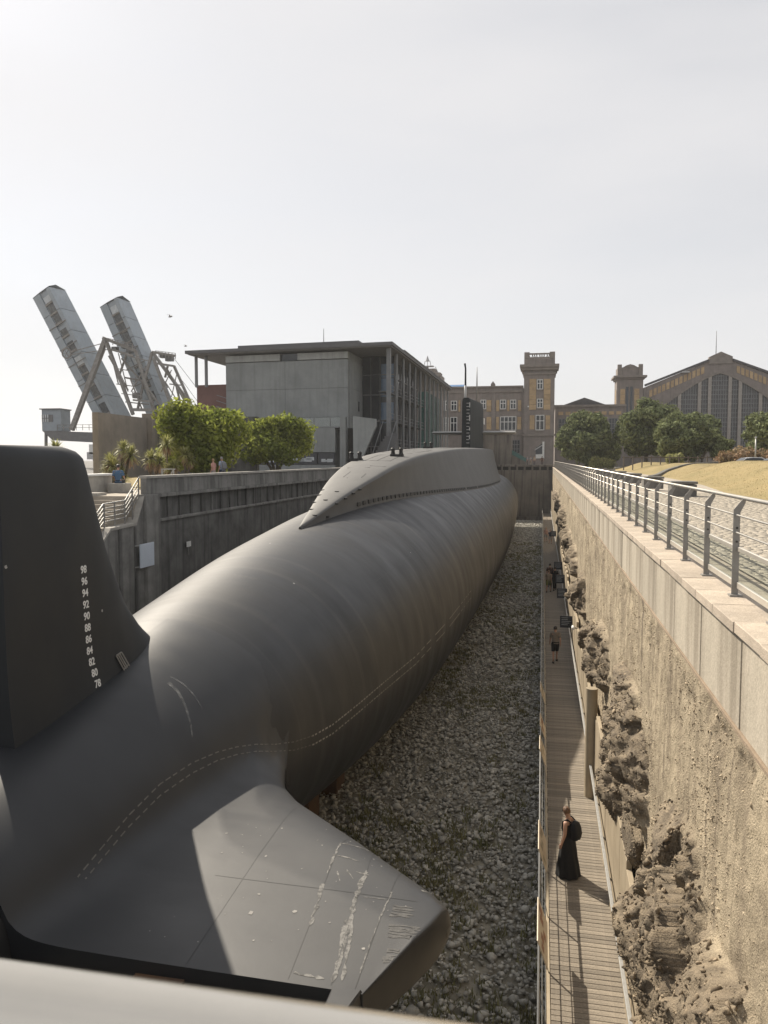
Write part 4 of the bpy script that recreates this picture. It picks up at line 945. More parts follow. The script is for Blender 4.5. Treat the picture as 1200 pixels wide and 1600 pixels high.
for k, num in enumerate(range(98, 76, -2)):
    z = -1.86 - .1945 * k; yc = 11.66 + .012 * k + (.02 * max(0, k - 7) ** 1.3)
    cu = bpy.data.curves.new('draft_number', 'FONT'); cu.body = str(num); cu.size = .175; cu.align_x = 'CENTER'; cu.extrude = .0015; cu.offset = .004; cu.resolution_u = 3
    to = bpy.data.objects.new('tmp', cu); COL.objects.link(to); dg = bpy.context.evaluated_depsgraph_get()
    me = bpy.data.meshes.new_from_object(to.evaluated_get(dg)); bpy.data.objects.remove(to)
    me.name = 'draft_number'; me.materials.clear(); me.materials.append(MATS['mark_white'])
    vv = np.empty(len(me.vertices) * 3); me.vertices.foreach_get('co', vv); vv = vv.reshape(-1, 3)
    wy = yc + vv[:, 0] * .92; wz = z + vv[:, 1]
    wx = CX + rhalf(wy, wz) + .004 + vv[:, 2]
    nv_ = np.stack([wx, wy, wz], 1) - np.array(sub.location); me.vertices.foreach_set('co', nv_.ravel()); me.update()
    o = bpy.data.objects.new('draft_number', me); COL.objects.link(o); o.parent = rud

# stabiliser fins with a flared root, elevators behind a hinge gap
def fin_le(x): return np.interp(x, [-7.6, -5.6, -5.25, -5.0, -4.75, -4.5, -4.1, -2.71, -1.35, -1.12, -1.02], [17.0, 16.8, 16.2, 15.2, 14.2, 13.4, 12.85, 11.6, 10.3, 9.98, 9.6])
FZ = -5.98
def fin_pt(s, t, side):
    x0 = -7.6 + s * 6.58; le = fin_le(x0); y = 8.0 + t * (le - 8.0)
    x = x0 - np.maximum(0, 9.8 - y) * .45 * s ** 8
    th = .34 - .06 * np.clip((s - .4) / .6, 0, 1); prof = np.where(t > .5, np.sqrt(np.clip(1 - ((t - .5) / .5) ** 5, 0, 1)), .72 + .28 * (t / .5))
    edge = np.sqrt(np.clip(1 - np.clip((s - .985) / .015, 0, 1) ** 2, .0, 1)) * .22 + .78
    h = th * prof * edge
    dx = np.abs(x - CX); r = hR(y)
    hz = np.where(dx < r * .98, np.sqrt(np.clip(r * r - dx * dx, 0, 99)), r * .2 - (dx - r * .98) * 2.2)
    k = .5 * (1 - sm(t, .72, .97)) + .02
    if side > 0: a = FZ + h; b_ = hZ(y) + hz - .02; return x, y, .5 * (a + b_ + np.sqrt((a - b_) ** 2 + k * k)) - .04 * sm(t, .8, 1)
    a = FZ - h; b_ = hZ(y) - hz + .02; return x, y, .5 * (a + b_ - np.sqrt((a - b_) ** 2 + k * k)) + .04 * sm(t, .8, 1)
s_ = np.concatenate([np.linspace(0, .94, 60), np.linspace(.95, 1, 12)]); t_ = np.concatenate([np.linspace(0, .7, 36), np.linspace(.715, 1, 26)])
Sg, Tg = np.meshgrid(s_, t_, indexing='ij')
top = np.stack(fin_pt(Sg, Tg, 1), -1); bot = np.stack(fin_pt(Sg, Tg, -1), -1)
for mir in (1, -1):
    a = top.reshape(-1, 3).copy(); b = bot.reshape(-1, 3).copy()
    if mir < 0: a[:, 0] = 2 * CX - a[:, 0]; b[:, 0] = 2 * CX - b[:, 0]
    nS, nT = Sg.shape; gf = grid_faces(nS, nT); N0 = nS * nT
    tipi = (nS - 1) * nT + np.arange(nT); rt = np.arange(nS) * nT; 
    side_f = np.stack([tipi[:-1], tipi[1:], tipi[1:] + N0, tipi[:-1] + N0], 1); te_f = np.stack([rt[:-1], rt[1:], rt[1:] + N0, rt[:-1] + N0], 1)
    F = np.concatenate([gf, gf[:, ::-1] + N0, side_f, te_f]); 
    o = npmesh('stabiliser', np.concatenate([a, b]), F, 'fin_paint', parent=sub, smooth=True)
    bm = bmesh.new(); bm.from_mesh(o.data); bmesh.ops.recalc_face_normals(bm, faces=bm.faces); bm.to_mesh(o.data); bm.free(); o.data.set_sharp_from_angle(angle=R_(42))
    if mir > 0: fin = o
    sx = lambda x: x if mir > 0 else 2 * CX - x
    el = MB().loft([[(sx(x), y, FZ + q * h) for y, h, q in ((7.67, .0, 1), (7.6, .22, 1), (7.0, .27, 1), (5.2, .06, 1), (5.1, 0, 1), (5.2, .06, -1), (7.0, .27, -1), (7.6, .22, -1))] for x in (-6.6, -5.3, -2.3)], cap0=True, cap1=True)
    eo = el.build('elevator', 'fin_paint', sub, smooth=35)
    MB().loft([[(sx(x0), y, FZ - h), (sx(x0), y, FZ + h), (sx(x1), y, FZ + h), (sx(x1), y, FZ - h)] for x0, x1, y, h in ((-2.18, -1.84, 8.05, .235), (-2.2, -2.0, 7.4, .23), (-2.25, -2.2, 6.1, .18))], cap0=True, cap1=True).build('fin_horn', 'fin_paint', sub, bevel=.02)
    MB().box(min(sx(-4.5), sx(-3.9)), max(sx(-4.5), sx(-3.9)), 7.4, 8.1, FZ - .12, FZ + .10).build('hinge_block', 'rust_keel', sub)
# keel blocks under the hull
kb_ = thing('keel_blocks', 'row of brown keel blocks under the dark hull', 'keel blocks', (CX, 60, ZG))
for y in np.arange(9, 128, 3.2): MB().box(-8.6, -6.6, y, y + 1.1, ZG - .1, float(hZ(y) - hR(y)) + .06).build('block', 'rust_keel', kb_)
# fine markings that lie on the hull and fin surfaces (found by dropping points onto the real meshes)
from mathutils.bvhtree import BVHTree
def bvh_of(objs):
    vs_ = []; ps_ = []
    for o in objs:
        n0 = len(vs_); off = Vector(sub.location); vs_ += [v.co + off for v in o.data.vertices]; ps_ += [[i + n0 for i in p.vertices] for p in o.data.polygons]
    return BVHTree.FromPolygons(vs_, ps_)
bvh = bvh_of([hull, fin])
def drop(p, d):
    """first surface met from far outside towards p along d; returns point, normal"""
    d = Vector(d).normalized(); o = Vector(p) - d * 6; h, nn, _, _ = bvh.ray_cast(o, d)
    if h is None: return None
    return h, (nn if nn.dot(d) < 0 else -nn)
def strip(mb, path, d, w, lift=.003):
    """thin ribbon along a list of points, laid on the surface; w may be a list"""
    pr = None
    for i, p in enumerate(path):
        r = drop(p, d)
        if r is None: pr = None; continue
        h, nn = r; h = h + nn * lift
        if pr:
            (a, na, wa) = pr; t = (h - a)
            if t.length > 1e-4:
                sd = t.normalized().cross(nn).normalized(); wb = w[i] if isinstance(w, (list, tuple)) else w
                mb.add([a - sd * wa / 2, a + sd * wa / 2, h + sd * wb / 2, h - sd * wb / 2], [(0, 1, 2, 3)])
        pr = (h, nn, w[i] if isinstance(w, (list, tuple)) else w)
_ps = R_(11.28533); _ph = math.atan(83 / 1240)
_f5 = np.array([-math.sin(_ps) * math.cos(_ph), math.cos(_ps) * math.cos(_ph), -math.sin(_ph)]); _r5 = np.array([math.cos(_ps), math.sin(_ps), 0]); _u5 = np.cross(_r5, _f5)
def seen(x, y):
    """the spot on the hull where the line was measured on the photograph"""
    d = _f5 * 1240 + _r5 * (x - 600) - _u5 * (y - 800); h, nn, _, _ = bvh.ray_cast(Vector((0, 0, 0)), Vector(d).normalized()); return h, nn
for line in ([(736, 923), (700, 970), (650, 1025), (600, 1066), (560, 1100), (520, 1132), (490, 1149), (460, 1159), (430, 1163), (400, 1163), (370, 1167), (340, 1175), (300, 1192), (250, 1225), (200, 1275), (150, 1335), (120, 1372)],
             [(736, 934), (700, 982), (650, 1037), (600, 1079), (560, 1113), (520, 1146), (490, 1163), (460, 1172), (430, 1174), (400, 1174), (370, 1179), (340, 1188), (300, 1208), (250, 1243), (200, 1293), (165, 1335), (132, 1375)]):
    pts = []
    for (xa, ya), (xb, yb_) in zip(line[:-1], line[1:]):
        for q in range(30):
            r = seen(xa + (xb - xa) * q / 30, ya + (yb_ - ya) * q / 30)
            if r[0] is not None: pts.append((r[0] + r[1] * (.004 if r[1].dot(r[0]) < 0 else -.004), r[1]))
    mb = MB(); mf_ = MB(); acc = 0
    for (a, na), (b2, nb) in zip(pts[:-1], pts[1:]):
        L_ = (b2 - a).length
        if L_ > 1.0: continue
        if acc % .19 < .115:
            sd = (b2 - a).normalized().cross(na).normalized() * (.010 if a.y < 16 else .0165); (mb if a.y < 16 else mf_).add([a - sd, a + sd, b2 + sd, b2 - sd], [(0, 1, 2, 3)])
        acc += L_
    mb.build('dashed_line', 'line_mark', sub, kind='stuff'); mf_.build('dashed_line', M('line_bright', (.34, .325, .29), (.25, .24, .21), rough=.7, bump=0) if 'line_bright' not in MATS else 'line_bright', sub, kind='stuff')
# weld lines and scuffs on the fin
def topline(pts, w, nm, mt, jit=0, seg=.06, prt=None):
    mb = MB(); path = []; ww = []
    for (xa, ya), (xb, yb_) in zip(pts[:-1], pts[1:]):
        n = max(2, int(math.hypot(xa - xb, ya - yb_) / seg))
        for i in range(n):
            t = i / n; path.append((xa + (xb - xa) * t + random.gauss(0, jit), ya + (yb_ - ya) * t + random.gauss(0, jit), -5.6)); ww.append(w * (random.uniform(.15, 1.6) if jit else 1))
    path.append((pts[-1][0], pts[-1][1], -5.6)); ww.append(w * .3)
    strip(mb, path, (0, 0, -1), ww); 
    if mb.v: mb.build(nm, mt, prt or fin)
m = M('fin_scratch', (.20, .195, .185), (.07, .069, .066), rough=.8, scale=14, bump=.1, bscale=40, lo=.4, hi=.6)
M('fin_weld', (.02, .02, .02), rough=.5, bump=0); M('fin_patch', (.075, .073, .07), (.04, .039, .038), rough=.7, scale=6, bump=.1, bscale=30, lo=.4, hi=.6)
for pts in ([(-2.82, 11.3), (-2.86, 11.0), (-2.80, 10.1), (-2.74, 9.2), (-2.69, 8.05)], [(-2.36, 11.1), (-2.3, 10.3), (-2.27, 9.4), (-2.2, 8.05)], [(-3.9, 12.3), (-3.9, 8.05)], [(-1.86, 10.6), (-1.89, 9.76), (-1.93, 8.05)], [(-4.3, 9.8), (-1.5, 9.75)]):
    topline(pts, .008, 'weld_line', 'fin_weld')
for pts, w, j in (([(-2.86, 11.06), (-2.84, 10.5), (-2.82, 10.15)], .03, .006), ([(-2.81, 9.9), (-2.76, 9.5), (-2.72, 9.0)], .045, .008), ([(-2.31, 10.34), (-2.31, 9.9), (-2.29, 9.5), (-2.22, 8.78), (-2.2, 8.1)], .05, .008), ([(-2.31, 9.7), (-2.2, 9.0), (-2.1, 8.15)], .035, .008),
                  ([(-2.31, 10.3), (-2.29, 9.4)], .05, .014), ([(-1.87, 9.9), (-1.92, 9.0), (-1.93, 8.3)], .02, .004), ([(-2.86, 11.06), (-2.6, 11.1), (-2.37, 11.12)], .03, .006), ([(-2.87, 10.67), (-2.65, 10.64), (-2.47, 10.58)], .03, .006), ([(-1.50, 10.09), (-1.25, 10.2)], .05, .01),
                  ([(-2.64, 8.14), (-2.3, 8.14)], .05, .02), ([(-2.71, 10.26), (-2.6, 10.0)], .02, .005), ([(-2.59, 10.32), (-2.44, 10.1)], .025, .006), ([(-2.2, 9.7), (-1.9, 9.71)], .012, .003), ([(-2.3, 9.2), (-2.22, 8.5)], .06, .02), ([(-2.45, 10.3), (-2.25, 10.24)], .02, .006)):
    topline(pts, w, 'scuff', 'fin_scratch', j)
mbp = MB()
for x, y, w in [(-3.56, 9.5, .03), (-2.98, 9.23, .035), (-3.79, 10.41, .02), (-3.84, 11.26, .02), (-1.98, 8.71, .025), (-4.59, 10.89, .02), (-4.44, 10.36, .02), (-3.79, 10.39, .02), (-3.52, 9.1, .04), (-3.1, 10.9, .015), (-3.3, 8.6, .018), (-2.5, 9.1, .015)] + [(random.uniform(-4.6, -1.5), random.uniform(8.2, 11.5), random.uniform(.004, .011)) for _ in range(50)]:
    r = drop((x, y, -5.6), (0, 0, -1))
    if r is None: continue
    c = r[0]; ww = [w * random.uniform(.5, 1.3) for _ in range(6)]
    mbp.add([(c.x + ww[k] * math.cos(k * 1.047), c.y + ww[k] * math.sin(k * 1.047), c.z + .003) for k in range(6)], [(0, 1, 2, 3, 4, 5)])
mbp.build('paint_chips', 'scuff', fin, kind='stuff')
for x0, y0, x1, y1 in ((-1.80, 9.62, -1.5, 9.35), (-1.77, 9.22, -1.36, 8.95), (-1.72, 8.78, -1.44, 8.5)):
    mb = MB(); n = 5
    for i in range(n): topline([(x0 + .02 * random.random(), y0 + (y1 - y0) * (i + .5) / n), (x1 - .05 * random.random(), y0 + (y1 - y0) * (i + .5) / n)], abs(y1 - y0) / n * .8, 'worn_patch', 'fin_patch', .01)
rg = MB(); c = drop((-1.72, 8.2, -5.6), (0, 0, -1))
if c:
    c = c[0]; rg.tube([(c.x + .07 * math.cos(a), c.y + .10 * math.sin(a), c.z + .004) for a in np.linspace(0, 6.283, 20)], .008, 5); rg.bar((c.x - .05, c.y, c.z + .006), (c.x + .05, c.y + .02, c.z + .006), .03, .01); rg.bar((c.x - .03, c.y - .05, c.z + .006), (c.x + .04, c.y - .04, c.z + .006), .02, .01)
    rg.build('lifting_mark', 'line_mark', fin)
# frame fixed on the rudder root, with pale ribbons painted below it for reflected light
fr = MB()
def rp(y, z, l=.02): return (CX + float(rhalf(y, z)) + l, y, z)
E4 = [(12.45, -3.42), (12.62, -3.40), (12.95, -3.95), (12.78, -4.03)]
for a, b_ in ((0, 1), (1, 2), (2, 3), (3, 0)): fr.bar(rp(*E4[a]), rp(*E4[b_]), .02, .02)
for t in (.33, .66): fr.bar(rp(12.45 + .17 * t, -3.41), rp(12.78 + .17 * t, -3.99), .012, .02)
fr.bar(rp(12.62, -3.70), rp(12.79, -3.66), .02, .02)
fr.build('rudder_frame', 'post_steel', rud)
stm = bpy.data.materials.new('reflection_streak'); stm.use_nodes = True; nt = stm.node_tree; b_ = nt.nodes['Principled BSDF']; b_.inputs['Base Color'].default_value = (.30, .30, .29, 1); b_.inputs['Roughness'].default_value = .6
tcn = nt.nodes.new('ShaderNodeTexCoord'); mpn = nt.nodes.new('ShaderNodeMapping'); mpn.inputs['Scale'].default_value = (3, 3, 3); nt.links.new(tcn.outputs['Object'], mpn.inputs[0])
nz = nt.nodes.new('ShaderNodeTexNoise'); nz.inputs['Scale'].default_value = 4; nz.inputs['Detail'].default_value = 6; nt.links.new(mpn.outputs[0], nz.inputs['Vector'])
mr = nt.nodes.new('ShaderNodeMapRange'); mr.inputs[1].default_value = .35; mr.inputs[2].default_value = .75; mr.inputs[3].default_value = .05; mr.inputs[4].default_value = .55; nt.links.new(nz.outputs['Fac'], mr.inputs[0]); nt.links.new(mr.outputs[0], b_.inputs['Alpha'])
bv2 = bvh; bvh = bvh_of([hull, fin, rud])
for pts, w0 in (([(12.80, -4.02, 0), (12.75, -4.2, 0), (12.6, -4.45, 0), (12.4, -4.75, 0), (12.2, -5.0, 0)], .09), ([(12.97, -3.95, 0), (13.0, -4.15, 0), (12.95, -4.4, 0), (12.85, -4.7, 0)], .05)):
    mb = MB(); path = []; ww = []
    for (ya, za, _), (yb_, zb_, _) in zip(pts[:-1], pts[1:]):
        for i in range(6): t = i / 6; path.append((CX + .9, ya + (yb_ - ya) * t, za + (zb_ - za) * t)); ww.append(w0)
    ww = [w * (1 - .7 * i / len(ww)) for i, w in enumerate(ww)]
    strip(mb, path, (-.9, 0, -.25), ww); mb.build('reflection_streak', stm, sub)
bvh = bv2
# plate joints along the hull
pj = []
for y0, y1, a in ((16, 22, .62), (16, 24, 1.05), (22.5, 30, .85), (30, 41, .75), (24, 38, 1.25), (40, 60, 1.0)):
    mb = MB(); path = [(CX + float(hR(y)) * math.sin(a), y, float(hZ(y)) + float(hR(y)) * math.cos(a)) for y in np.arange(y0, y1, .4)]
    strip(mb, path, (-math.sin(a), 0, -math.cos(a)), .014, .002)
    if mb.v: mb.build('plate_joint', 'fin_weld', sub)
# ------------------------------------------------------------------ buildings
PH_, PS_ = math.atan(83 / 1240), R_(11.28533)
_fw = np.array([-math.sin(PS_) * math.cos(PH_), math.cos(PS_) * math.cos(PH_), -math.sin(PH_)]); _r = np.array([math.cos(PS_), math.sin(PS_), 0]); _u = np.cross(_r, _fw)
def at(x, y, Y):
    """X and Z, on the plane at distance Y, of a spot measured on the photograph"""
    d = _fw * 1240 + _r * (x - 600) - _u * (y - 800); return d[0] * Y / d[1], d[2] * Y / d[1]
M('roof_grey', (.12, .12, .125), (.10, .10, .105), rough=.7, scale=1, bump=.03)
M('soffit', (.16, .155, .15), (.13, .125, .12), rough=.8, bump=0)
M('column_grey', (.19, .195, .20), (.15, .155, .16), rough=.6, scale=2, bump=.03)
M('dark_glass', (.022, .028, .036), (.03, .036, .045), rough=.12, bump=0, objrand=.5)
M('blue_glass', (.10, .16, .24), (.08, .13, .20), rough=.1, bump=0, objrand=.12)
M('teal_glass', (.06, .16, .145), (.05, .13, .12), rough=.12, bump=0, objrand=.15)
M('frame_grey', (.15, .15, .155), (.12, .12, .125), rough=.6, bump=0)
M('red_wall', (.16, .08, .07), (.13, .065, .057), rough=.8, scale=1, bump=.05)
M('poster_dark', (.05, .055, .065), (.03, .033, .04), rough=.5, bump=0)
M('pale_print_and_pane', (.55, .58, .60), (.42, .45, .47), rough=.5, scale=1.5, bump=0)
M('brick_brown', (.25, .215, .195), (.185, .16, .146), rough=.9, scale=.6, bump=.1, bscale=8, streak=.3, streak_col=(.08, .07, .065), fine=.12)
M('brick_yellow', (.46, .33, .19), (.36, .255, .145), rough=.9, scale=1.4, bump=.1, bscale=10, objrand=.12, fine=.18)
M('stone_trim', (.24, .21, .185), (.18, .155, .14), rough=.9, scale=1, bump=.08, bscale=9)
M('slate', (.09, .085, .09), (.07, .066, .07), rough=.8, bump=.05)
M('blue_sheet', (.08, .22, .46), (.05, .13, .28), rough=.6, bump=0)

mu = thing('museum_building', 'grey concrete museum with a thin overhanging roof and a long row of columns', 'building', (-25, 95, -1.6))
fd = np.array([-.9952, .0976]); fa = np.array([-17.2, 90.7])
def fp(s, dep): p = fa + fd * s; return (p[0], p[1] + dep)
def fbx(s0, s1, d0, d1, z0, z1, nm, mt, par=mu, mb=None, **k):
    q = [fp(s0, d0), fp(s1, d0), fp(s1, d1), fp(s0, d1)]
    m_ = (mb or MB()).prism([(x, y, z0) for x, y in q], (0, 0, z1 - z0))
    return m_ if mb else m_.build(nm, mt, par, **k)
# concrete block of separate cast panels
for (s0, s1) in ((5.5, 13.55), (13.57, 21.5)):
    for (z0, z1) in ((2.4, 4.95), (4.97, 8.4), (8.42, 11.75)): fbx(s0, s1, .6, 1.2, z0, z1, 'wall_panel', 'museum_concrete', bevel=.02)
for (s0, s1) in ((5.5, 11.9), (14.2, 21.5)): fbx(s0, s1, .55, 1.2, 11.85, 12.65, 'top_panel', M('top_strip', (.36, .37, .36), (.30, .31, .30), streak=.3, bump=.05) if s0 < 6 else 'top_strip', bevel=.02)
fbx(11.95, 14.15, .9, 1.2, 11.85, 12.65, 'window', 'dark_glass')
fbx(5.52, 21.4, 1.22, 8.2, -1.6, 12.7, 'core', 'museum_concrete')
for (d0, d1) in ((1.25, 8.2),):
    for (z0, z1) in ((2.4, 4.95), (4.97, 8.4), (8.42, 11.75)): fbx(5.42, 5.52, d0, d1, z0, z1, 'side_panel', 'museum_concrete', bevel=.01)
fbx(5.36, 5.44, 5.6, 6.1, 5.9, 7.1, 'side_window', 'dark_glass')
# roof
ro = MB().prism([fp(-.2, -.6) + (13.0,), fp(26.6, -.6) + (13.0,), fp(26.6, 16) + (13.0,), (-32, 151, 13.0), (-17.0, 151, 13.0)], (0, 0, .38))
ro.build('roof', 'roof_grey', mu)
MB().prism([fp(0, -.4) + (12.85,), fp(26.2, -.4) + (12.85,), fp(26.2, 16) + (12.85,), (-31.5, 150.6, 12.85), (-17.3, 150.6, 12.85)], (0, 0, .14)).build('soffit', 'soffit', mu)
fbx(4.6, 20.6, 2.5, 12, 13.38, 14.15, 'roof_house', 'roof_grey')
MB().bar((-17.05, 98, 13.42), (-17.05, 150.5, 13.42), .25, .12).build('gutter', 'frame_grey', mu)
b = MB().tube([fp(9.5, 4) + (14.1,), fp(9.5, 4) + (16.0,)], [.05, .03], 6); b.build('antenna', 'frame_grey', mu)
# recessed glazing between block and colonnade
fbx(.9, 5.4, 8.0, 8.3, -1.6, 12.85, 'glazed_wall', 'dark_glass')
for (z0, z1) in ((3.6, 4.0), (4.05, 6.2), (6.9, 7.35), (7.42, 9.2), (9.28, 11.0)): fbx(1.25, 2.9, 7.85, 7.98, z0 + .9, z1 + .9, 'blue_pane', 'blue_glass')
for s in (1.1, 3.0, 4.2): fbx(s, s + .09, 7.8, 7.99, -1.6, 12.8, 'mullion', 'frame_grey')
for z in (1.5, 4.7, 8.0, 10.5): fbx(.95, 5.3, 7.82, 7.95, z, z + .14, 'transom', 'frame_grey')
# colonnade along the dock
colm = MB().tube([(-17.75, 0, -1.6), (-17.75, 0, 12.86)], .17, 12).build('column', 'column_grey', mu, smooth=40)
cy0 = 91.9
for i in range(13):
    o = colm if i == 0 else inst(colm, mu, (0, 0, 0)); o.location = (0, cy0 + 4.85 * i, 0)
MB().box(-17.95, -17.45, 91.3, 91.75, -1.6, 12.86).build('corner_pier', 'column_grey', mu, bevel=.03)
MB().box(-31, -19.6, 99.5, 123.5, -1.6, 12.86).build('hall_core', 'dark_gap', mu)
gp_ = MB().box(-19.58, -19.45, .06, 2.36, 0, 1); 
zl = [(-1.5, 1.5), (1.7, 4.6), (4.8, 8.0), (8.2, 10.6), (10.8, 12.8)]
for (z0, z1) in zl:
    src = MB().box(-19.58, -19.45, .06, 2.36, z0, z1).build('glass_pane', 'dark_glass', mu)
    for i in range(10):
        o = src if i == 0 else inst(src, mu, (0, 0, 0)); o.location = (0, 99.2 + 2.42 * i, 0)
mu2 = MB()
for i in range(11): mu2.box(-19.5, -19.3, 99.18 + 2.42 * i - .04, 99.18 + 2.42 * i + .04, -1.6, 12.85)
for z in (1.6, 4.7, 8.1, 10.7): mu2.box(-19.5, -19.32, 99, 123.6, z - .06, z + .06)
mu2.build('curtain_frame', 'frame_grey', mu)
cw = MB()
for z in (1.55, 4.65, 8.05):
    cw.box(-19.25, -18.2, 93, 123.4, z - .06, z); 
    for zz_ in (.45, .9): cw.tube([(-18.25, 93, z + zz_), (-18.25, 123.4, z + zz_)], .03, 6)
    for y in np.arange(93, 123, 1.6): cw.bar((-18.25, y, z), (-18.25, y, z + .95), .04)
for i in range(6):
    ya = 94.4 + 4.85 * i
    for z0, z1 in ((1.55, 4.6), (4.65, 8.0), (8.05, 12.7)): cw.tube([(-18.5, ya, z0), (-18.5, ya + 1.2, z1)], .035, 5); cw.tube([(-18.5, ya + 2.6, z0), (-18.5, ya + 1.6, z1)], .035, 5)
cw.build('catwalks', 'column_grey', mu)
for i in range(4):
    for j in range(4): MB().box(-19.3, -18.0, 124.2 + 4.0 * i, 128.1 + 4.0 * i, -1.6 + 3.05 * j, 1.38 + 3.05 * j).build('teal_pane', 'teal_glass', mu)
# lower terrace wall with glass balustrade, posters, ramp
for (s0, s1) in ((6.0, 10.2), (10.22, 14.4), (14.42, 18.6), (18.62, 22.8)):
    fbx(s0, s1, -3.6, -3.0, .75, 3.5, 'terrace_panel', 'museum_concrete', bevel=.02)
    fbx(s0, s1, -3.62, -3.0, -1.6, -.72, 'terrace_base', 'museum_concrete', bevel=.02)
fbx(5.5, 22.9, -3.5, .5, 3.52, 3.66, 'terrace_slab', 'column_grey')
for i in range(9):
    s0 = 4.6 + i * 2.0
    fbx(s0 + .06, s0 + 1.94, -3.45, -3.42, 3.7, 4.7, 'balustrade_pane', 'glass'); fbx(s0, s0 + .05, -3.46, -3.38, 3.66, 4.7, 'balustrade_post', 'frame_grey')
fbx(4.7, 5.4, -3.7, -2.9, -1.6, 4.75, 'terrace_pier', 'museum_concrete', bevel=.02)
fbx(2.6, 4.7, -2.6, -2.4, -1.6, 3.5, 'dark_opening', 'dark_gap')
for i, (s0, s1) in enumerate(((6.1, 8.1), (8.25, 13.2), (13.35, 18.4), (18.55, 22.6))):
    po = fbx(s0, s1, -3.5, -3.42, -.68, .72, 'poster', 'poster_dark')
    for q in range(4):
        w = (s1 - s0); a = s0 + w * random.uniform(.03, .55); h = random.uniform(-.55, .2)
        fbx(a, a + w * random.uniform(.2, .4), -3.53, -3.505, h, h + random.uniform(.15, .45), 'poster_shape', 'pale_print_and_pane', par=po)
MB().prism([fp(3.55, -4.6) + (-1.6,), fp(3.6, -4.6) + (4.75,), fp(.9, -4.6) + (4.4,), fp(.9, -4.6) + (3.6,), fp(2.6, -4.6) + (-.2,), fp(2.9, -4.6) + (-1.6,)], (0, .5, 0)).build('slanted_wall', 'museum_concrete', mu, bevel=.02)
stp = MB()
for k in range(14): fbx(-.6, 2.6 - k * .14, -3.6 + k * .32, -3.3 + k * .32, -1.6, -1.3 + k * .33, '', None, mb=stp)
stp.build('stairs', 'frame_grey', mu)
for s in (-.4, 1.2): MB().tube([fp(s + .6, -3.8) + (-.4,), fp(s, .8) + (4.4,)], .05, 6).build('stair_rail', 'column_grey', mu)
# red screen and roof columns at the left end
fbx(21.7, 26.0, 1.5, 1.9, 3.0, 9.3, 'red_screen', 'red_wall'); 
for s in (24.4, 25.8): 
    x, y = fp(s, 1.0); MB().tube([(x, y, 9.0), (x, y, 12.9)], .2, 12).build('roof_column', 'column_grey', mu, smooth=40)
bl = MB()
for k in range(7): bl.bar(fp(21.6, 1 + k * .1) + (4 + k * .7,), fp(23.2, 1 + k * .1) + (4.5 + k * .7,), .08)
bl.build('outside_stair', 'column_grey', mu)

# windows helper for the brick halls (facades face the viewer)
def window(par, x0, x1, z0, z1, Y, nx=2, nz=2, white=True, arched=False):
    f = MB(); w = .13; Yf = Y - .06
    for x in [x0 + (x1 - x0) * i / nx for i in range(nx + 1)]: f.box(x - w / 2, x + w / 2, Yf, Y + .02, z0 - w / 2 + .003, z1 + w / 2 - .003)
    for i in range(nz + 1):
        z = z0 + (z1 - z0) * (i / nz if nz != 2 or i != 1 else .62); f.box(x0 - w / 2, x1 + w / 2, Yf + .012, Y + .012, z - w / 2, z + w / 2)
    fr = f.build('window', 'white_paint' if white else 'frame_grey', par)
    for i in range(nx):
        a = x0 + (x1 - x0) * i / nx + w / 2; b_ = x0 + (x1 - x0) * (i + 1) / nx - w / 2
        MB().box(a, b_, Y - .015, Y + .01, z0 + .02, z1 - .02).build('pane', 'dark_glass', fr)
    MB().box(x0 - .2, x1 + .2, Y - .16, Y - .001, z0 - .32, z0 - .06).build('sill', 'stone_trim', fr)
def Z3(x, y, Y=165): return at(690 + x / 6.316, 550 + y / 6.316, Y)
br = thing('brick_building', 'long brown brick building with yellow brick panels and white windows behind the sail', 'building', (-12, 165, -1.6))
x0, _ = Z3(-420, 0); x1, _ = Z3(812, 0); _, zt = Z3(500, 350); _, zs = Z3(500, 820)
MB().box(x0, x1, 165, 180, -1.7, zt).build('wall', 'brick_brown', br)
MB().box(x0, x1, 164.6, 165.4, zt - .02, zt + .28).build('parapet_coping', 'stone_trim', br)
_, zc_ = Z3(500, 400); MB().box(x0, x1 - .05, 164.72, 165, zc_, zc_ + .35).build('cornice', 'stone_trim', br)
MB().box(x0, x1 - .05, 164.8, 165, zs, zs + .4).build('string_course', 'stone_trim', br)
for xa in (500, 800, -60, 195, -330): 
    a, _ = Z3(xa, 0); b_, _ = Z3(xa + 32, 0); MB().box(a, b_, 164.82, 165, zs + .4, zc_).build('pilaster', 'brick_brown', br)
a, z0 = Z3(487, 350); b_, z1 = Z3(530, 318); MB().prism([(a, 164.5, z0), (b_, 164.5, z0), (b_, 164.5, z1), ((a + b_) / 2, 164.5, z1 + .6), (a, 164.5, z1)], (0, .9, 0)).build('acroterion', 'stone_trim', br)
for q in ((540, 475, 568, 585), (648, 475, 668, 585), (755, 475, 785, 585), (540, 640, 565, 765), (748, 640, 785, 765), (445, 475, 490, 590), (445, 640, 490, 765), (168, 475, 185, 590)):
    a, z1 = Z3(q[0], q[1]); b_, z0 = Z3(q[2], q[3])
    n = max(2, int((z1 - z0) / .9)); 
    for i in range(n): MB().box(a, b_, 164.88, 165, z0 + (z1 - z0) * i / n + .02, z0 + (z1 - z0) * (i + 1) / n - .02).build('yellow_panel', 'brick_yellow', br)
for q, nx in (((580, 475, 632, 560), 2), ((680, 475, 732, 560), 2), ((95, 485, 148, 575), 2), ((388, 475, 436, 560), 2), ((20, 485, 60, 575), 2), ((582, 640, 732, 772), 4), ((90, 645, 150, 790), 2), ((18, 650, 66, 790), 2), ((-90, 485, -40, 575), 2), ((-200, 485, -150, 575), 2)):
    a, z1 = Z3(q[0], q[1]); b_, z0 = Z3(q[2], q[3]); window(br, a, b_, z0, z1, 165, nx)
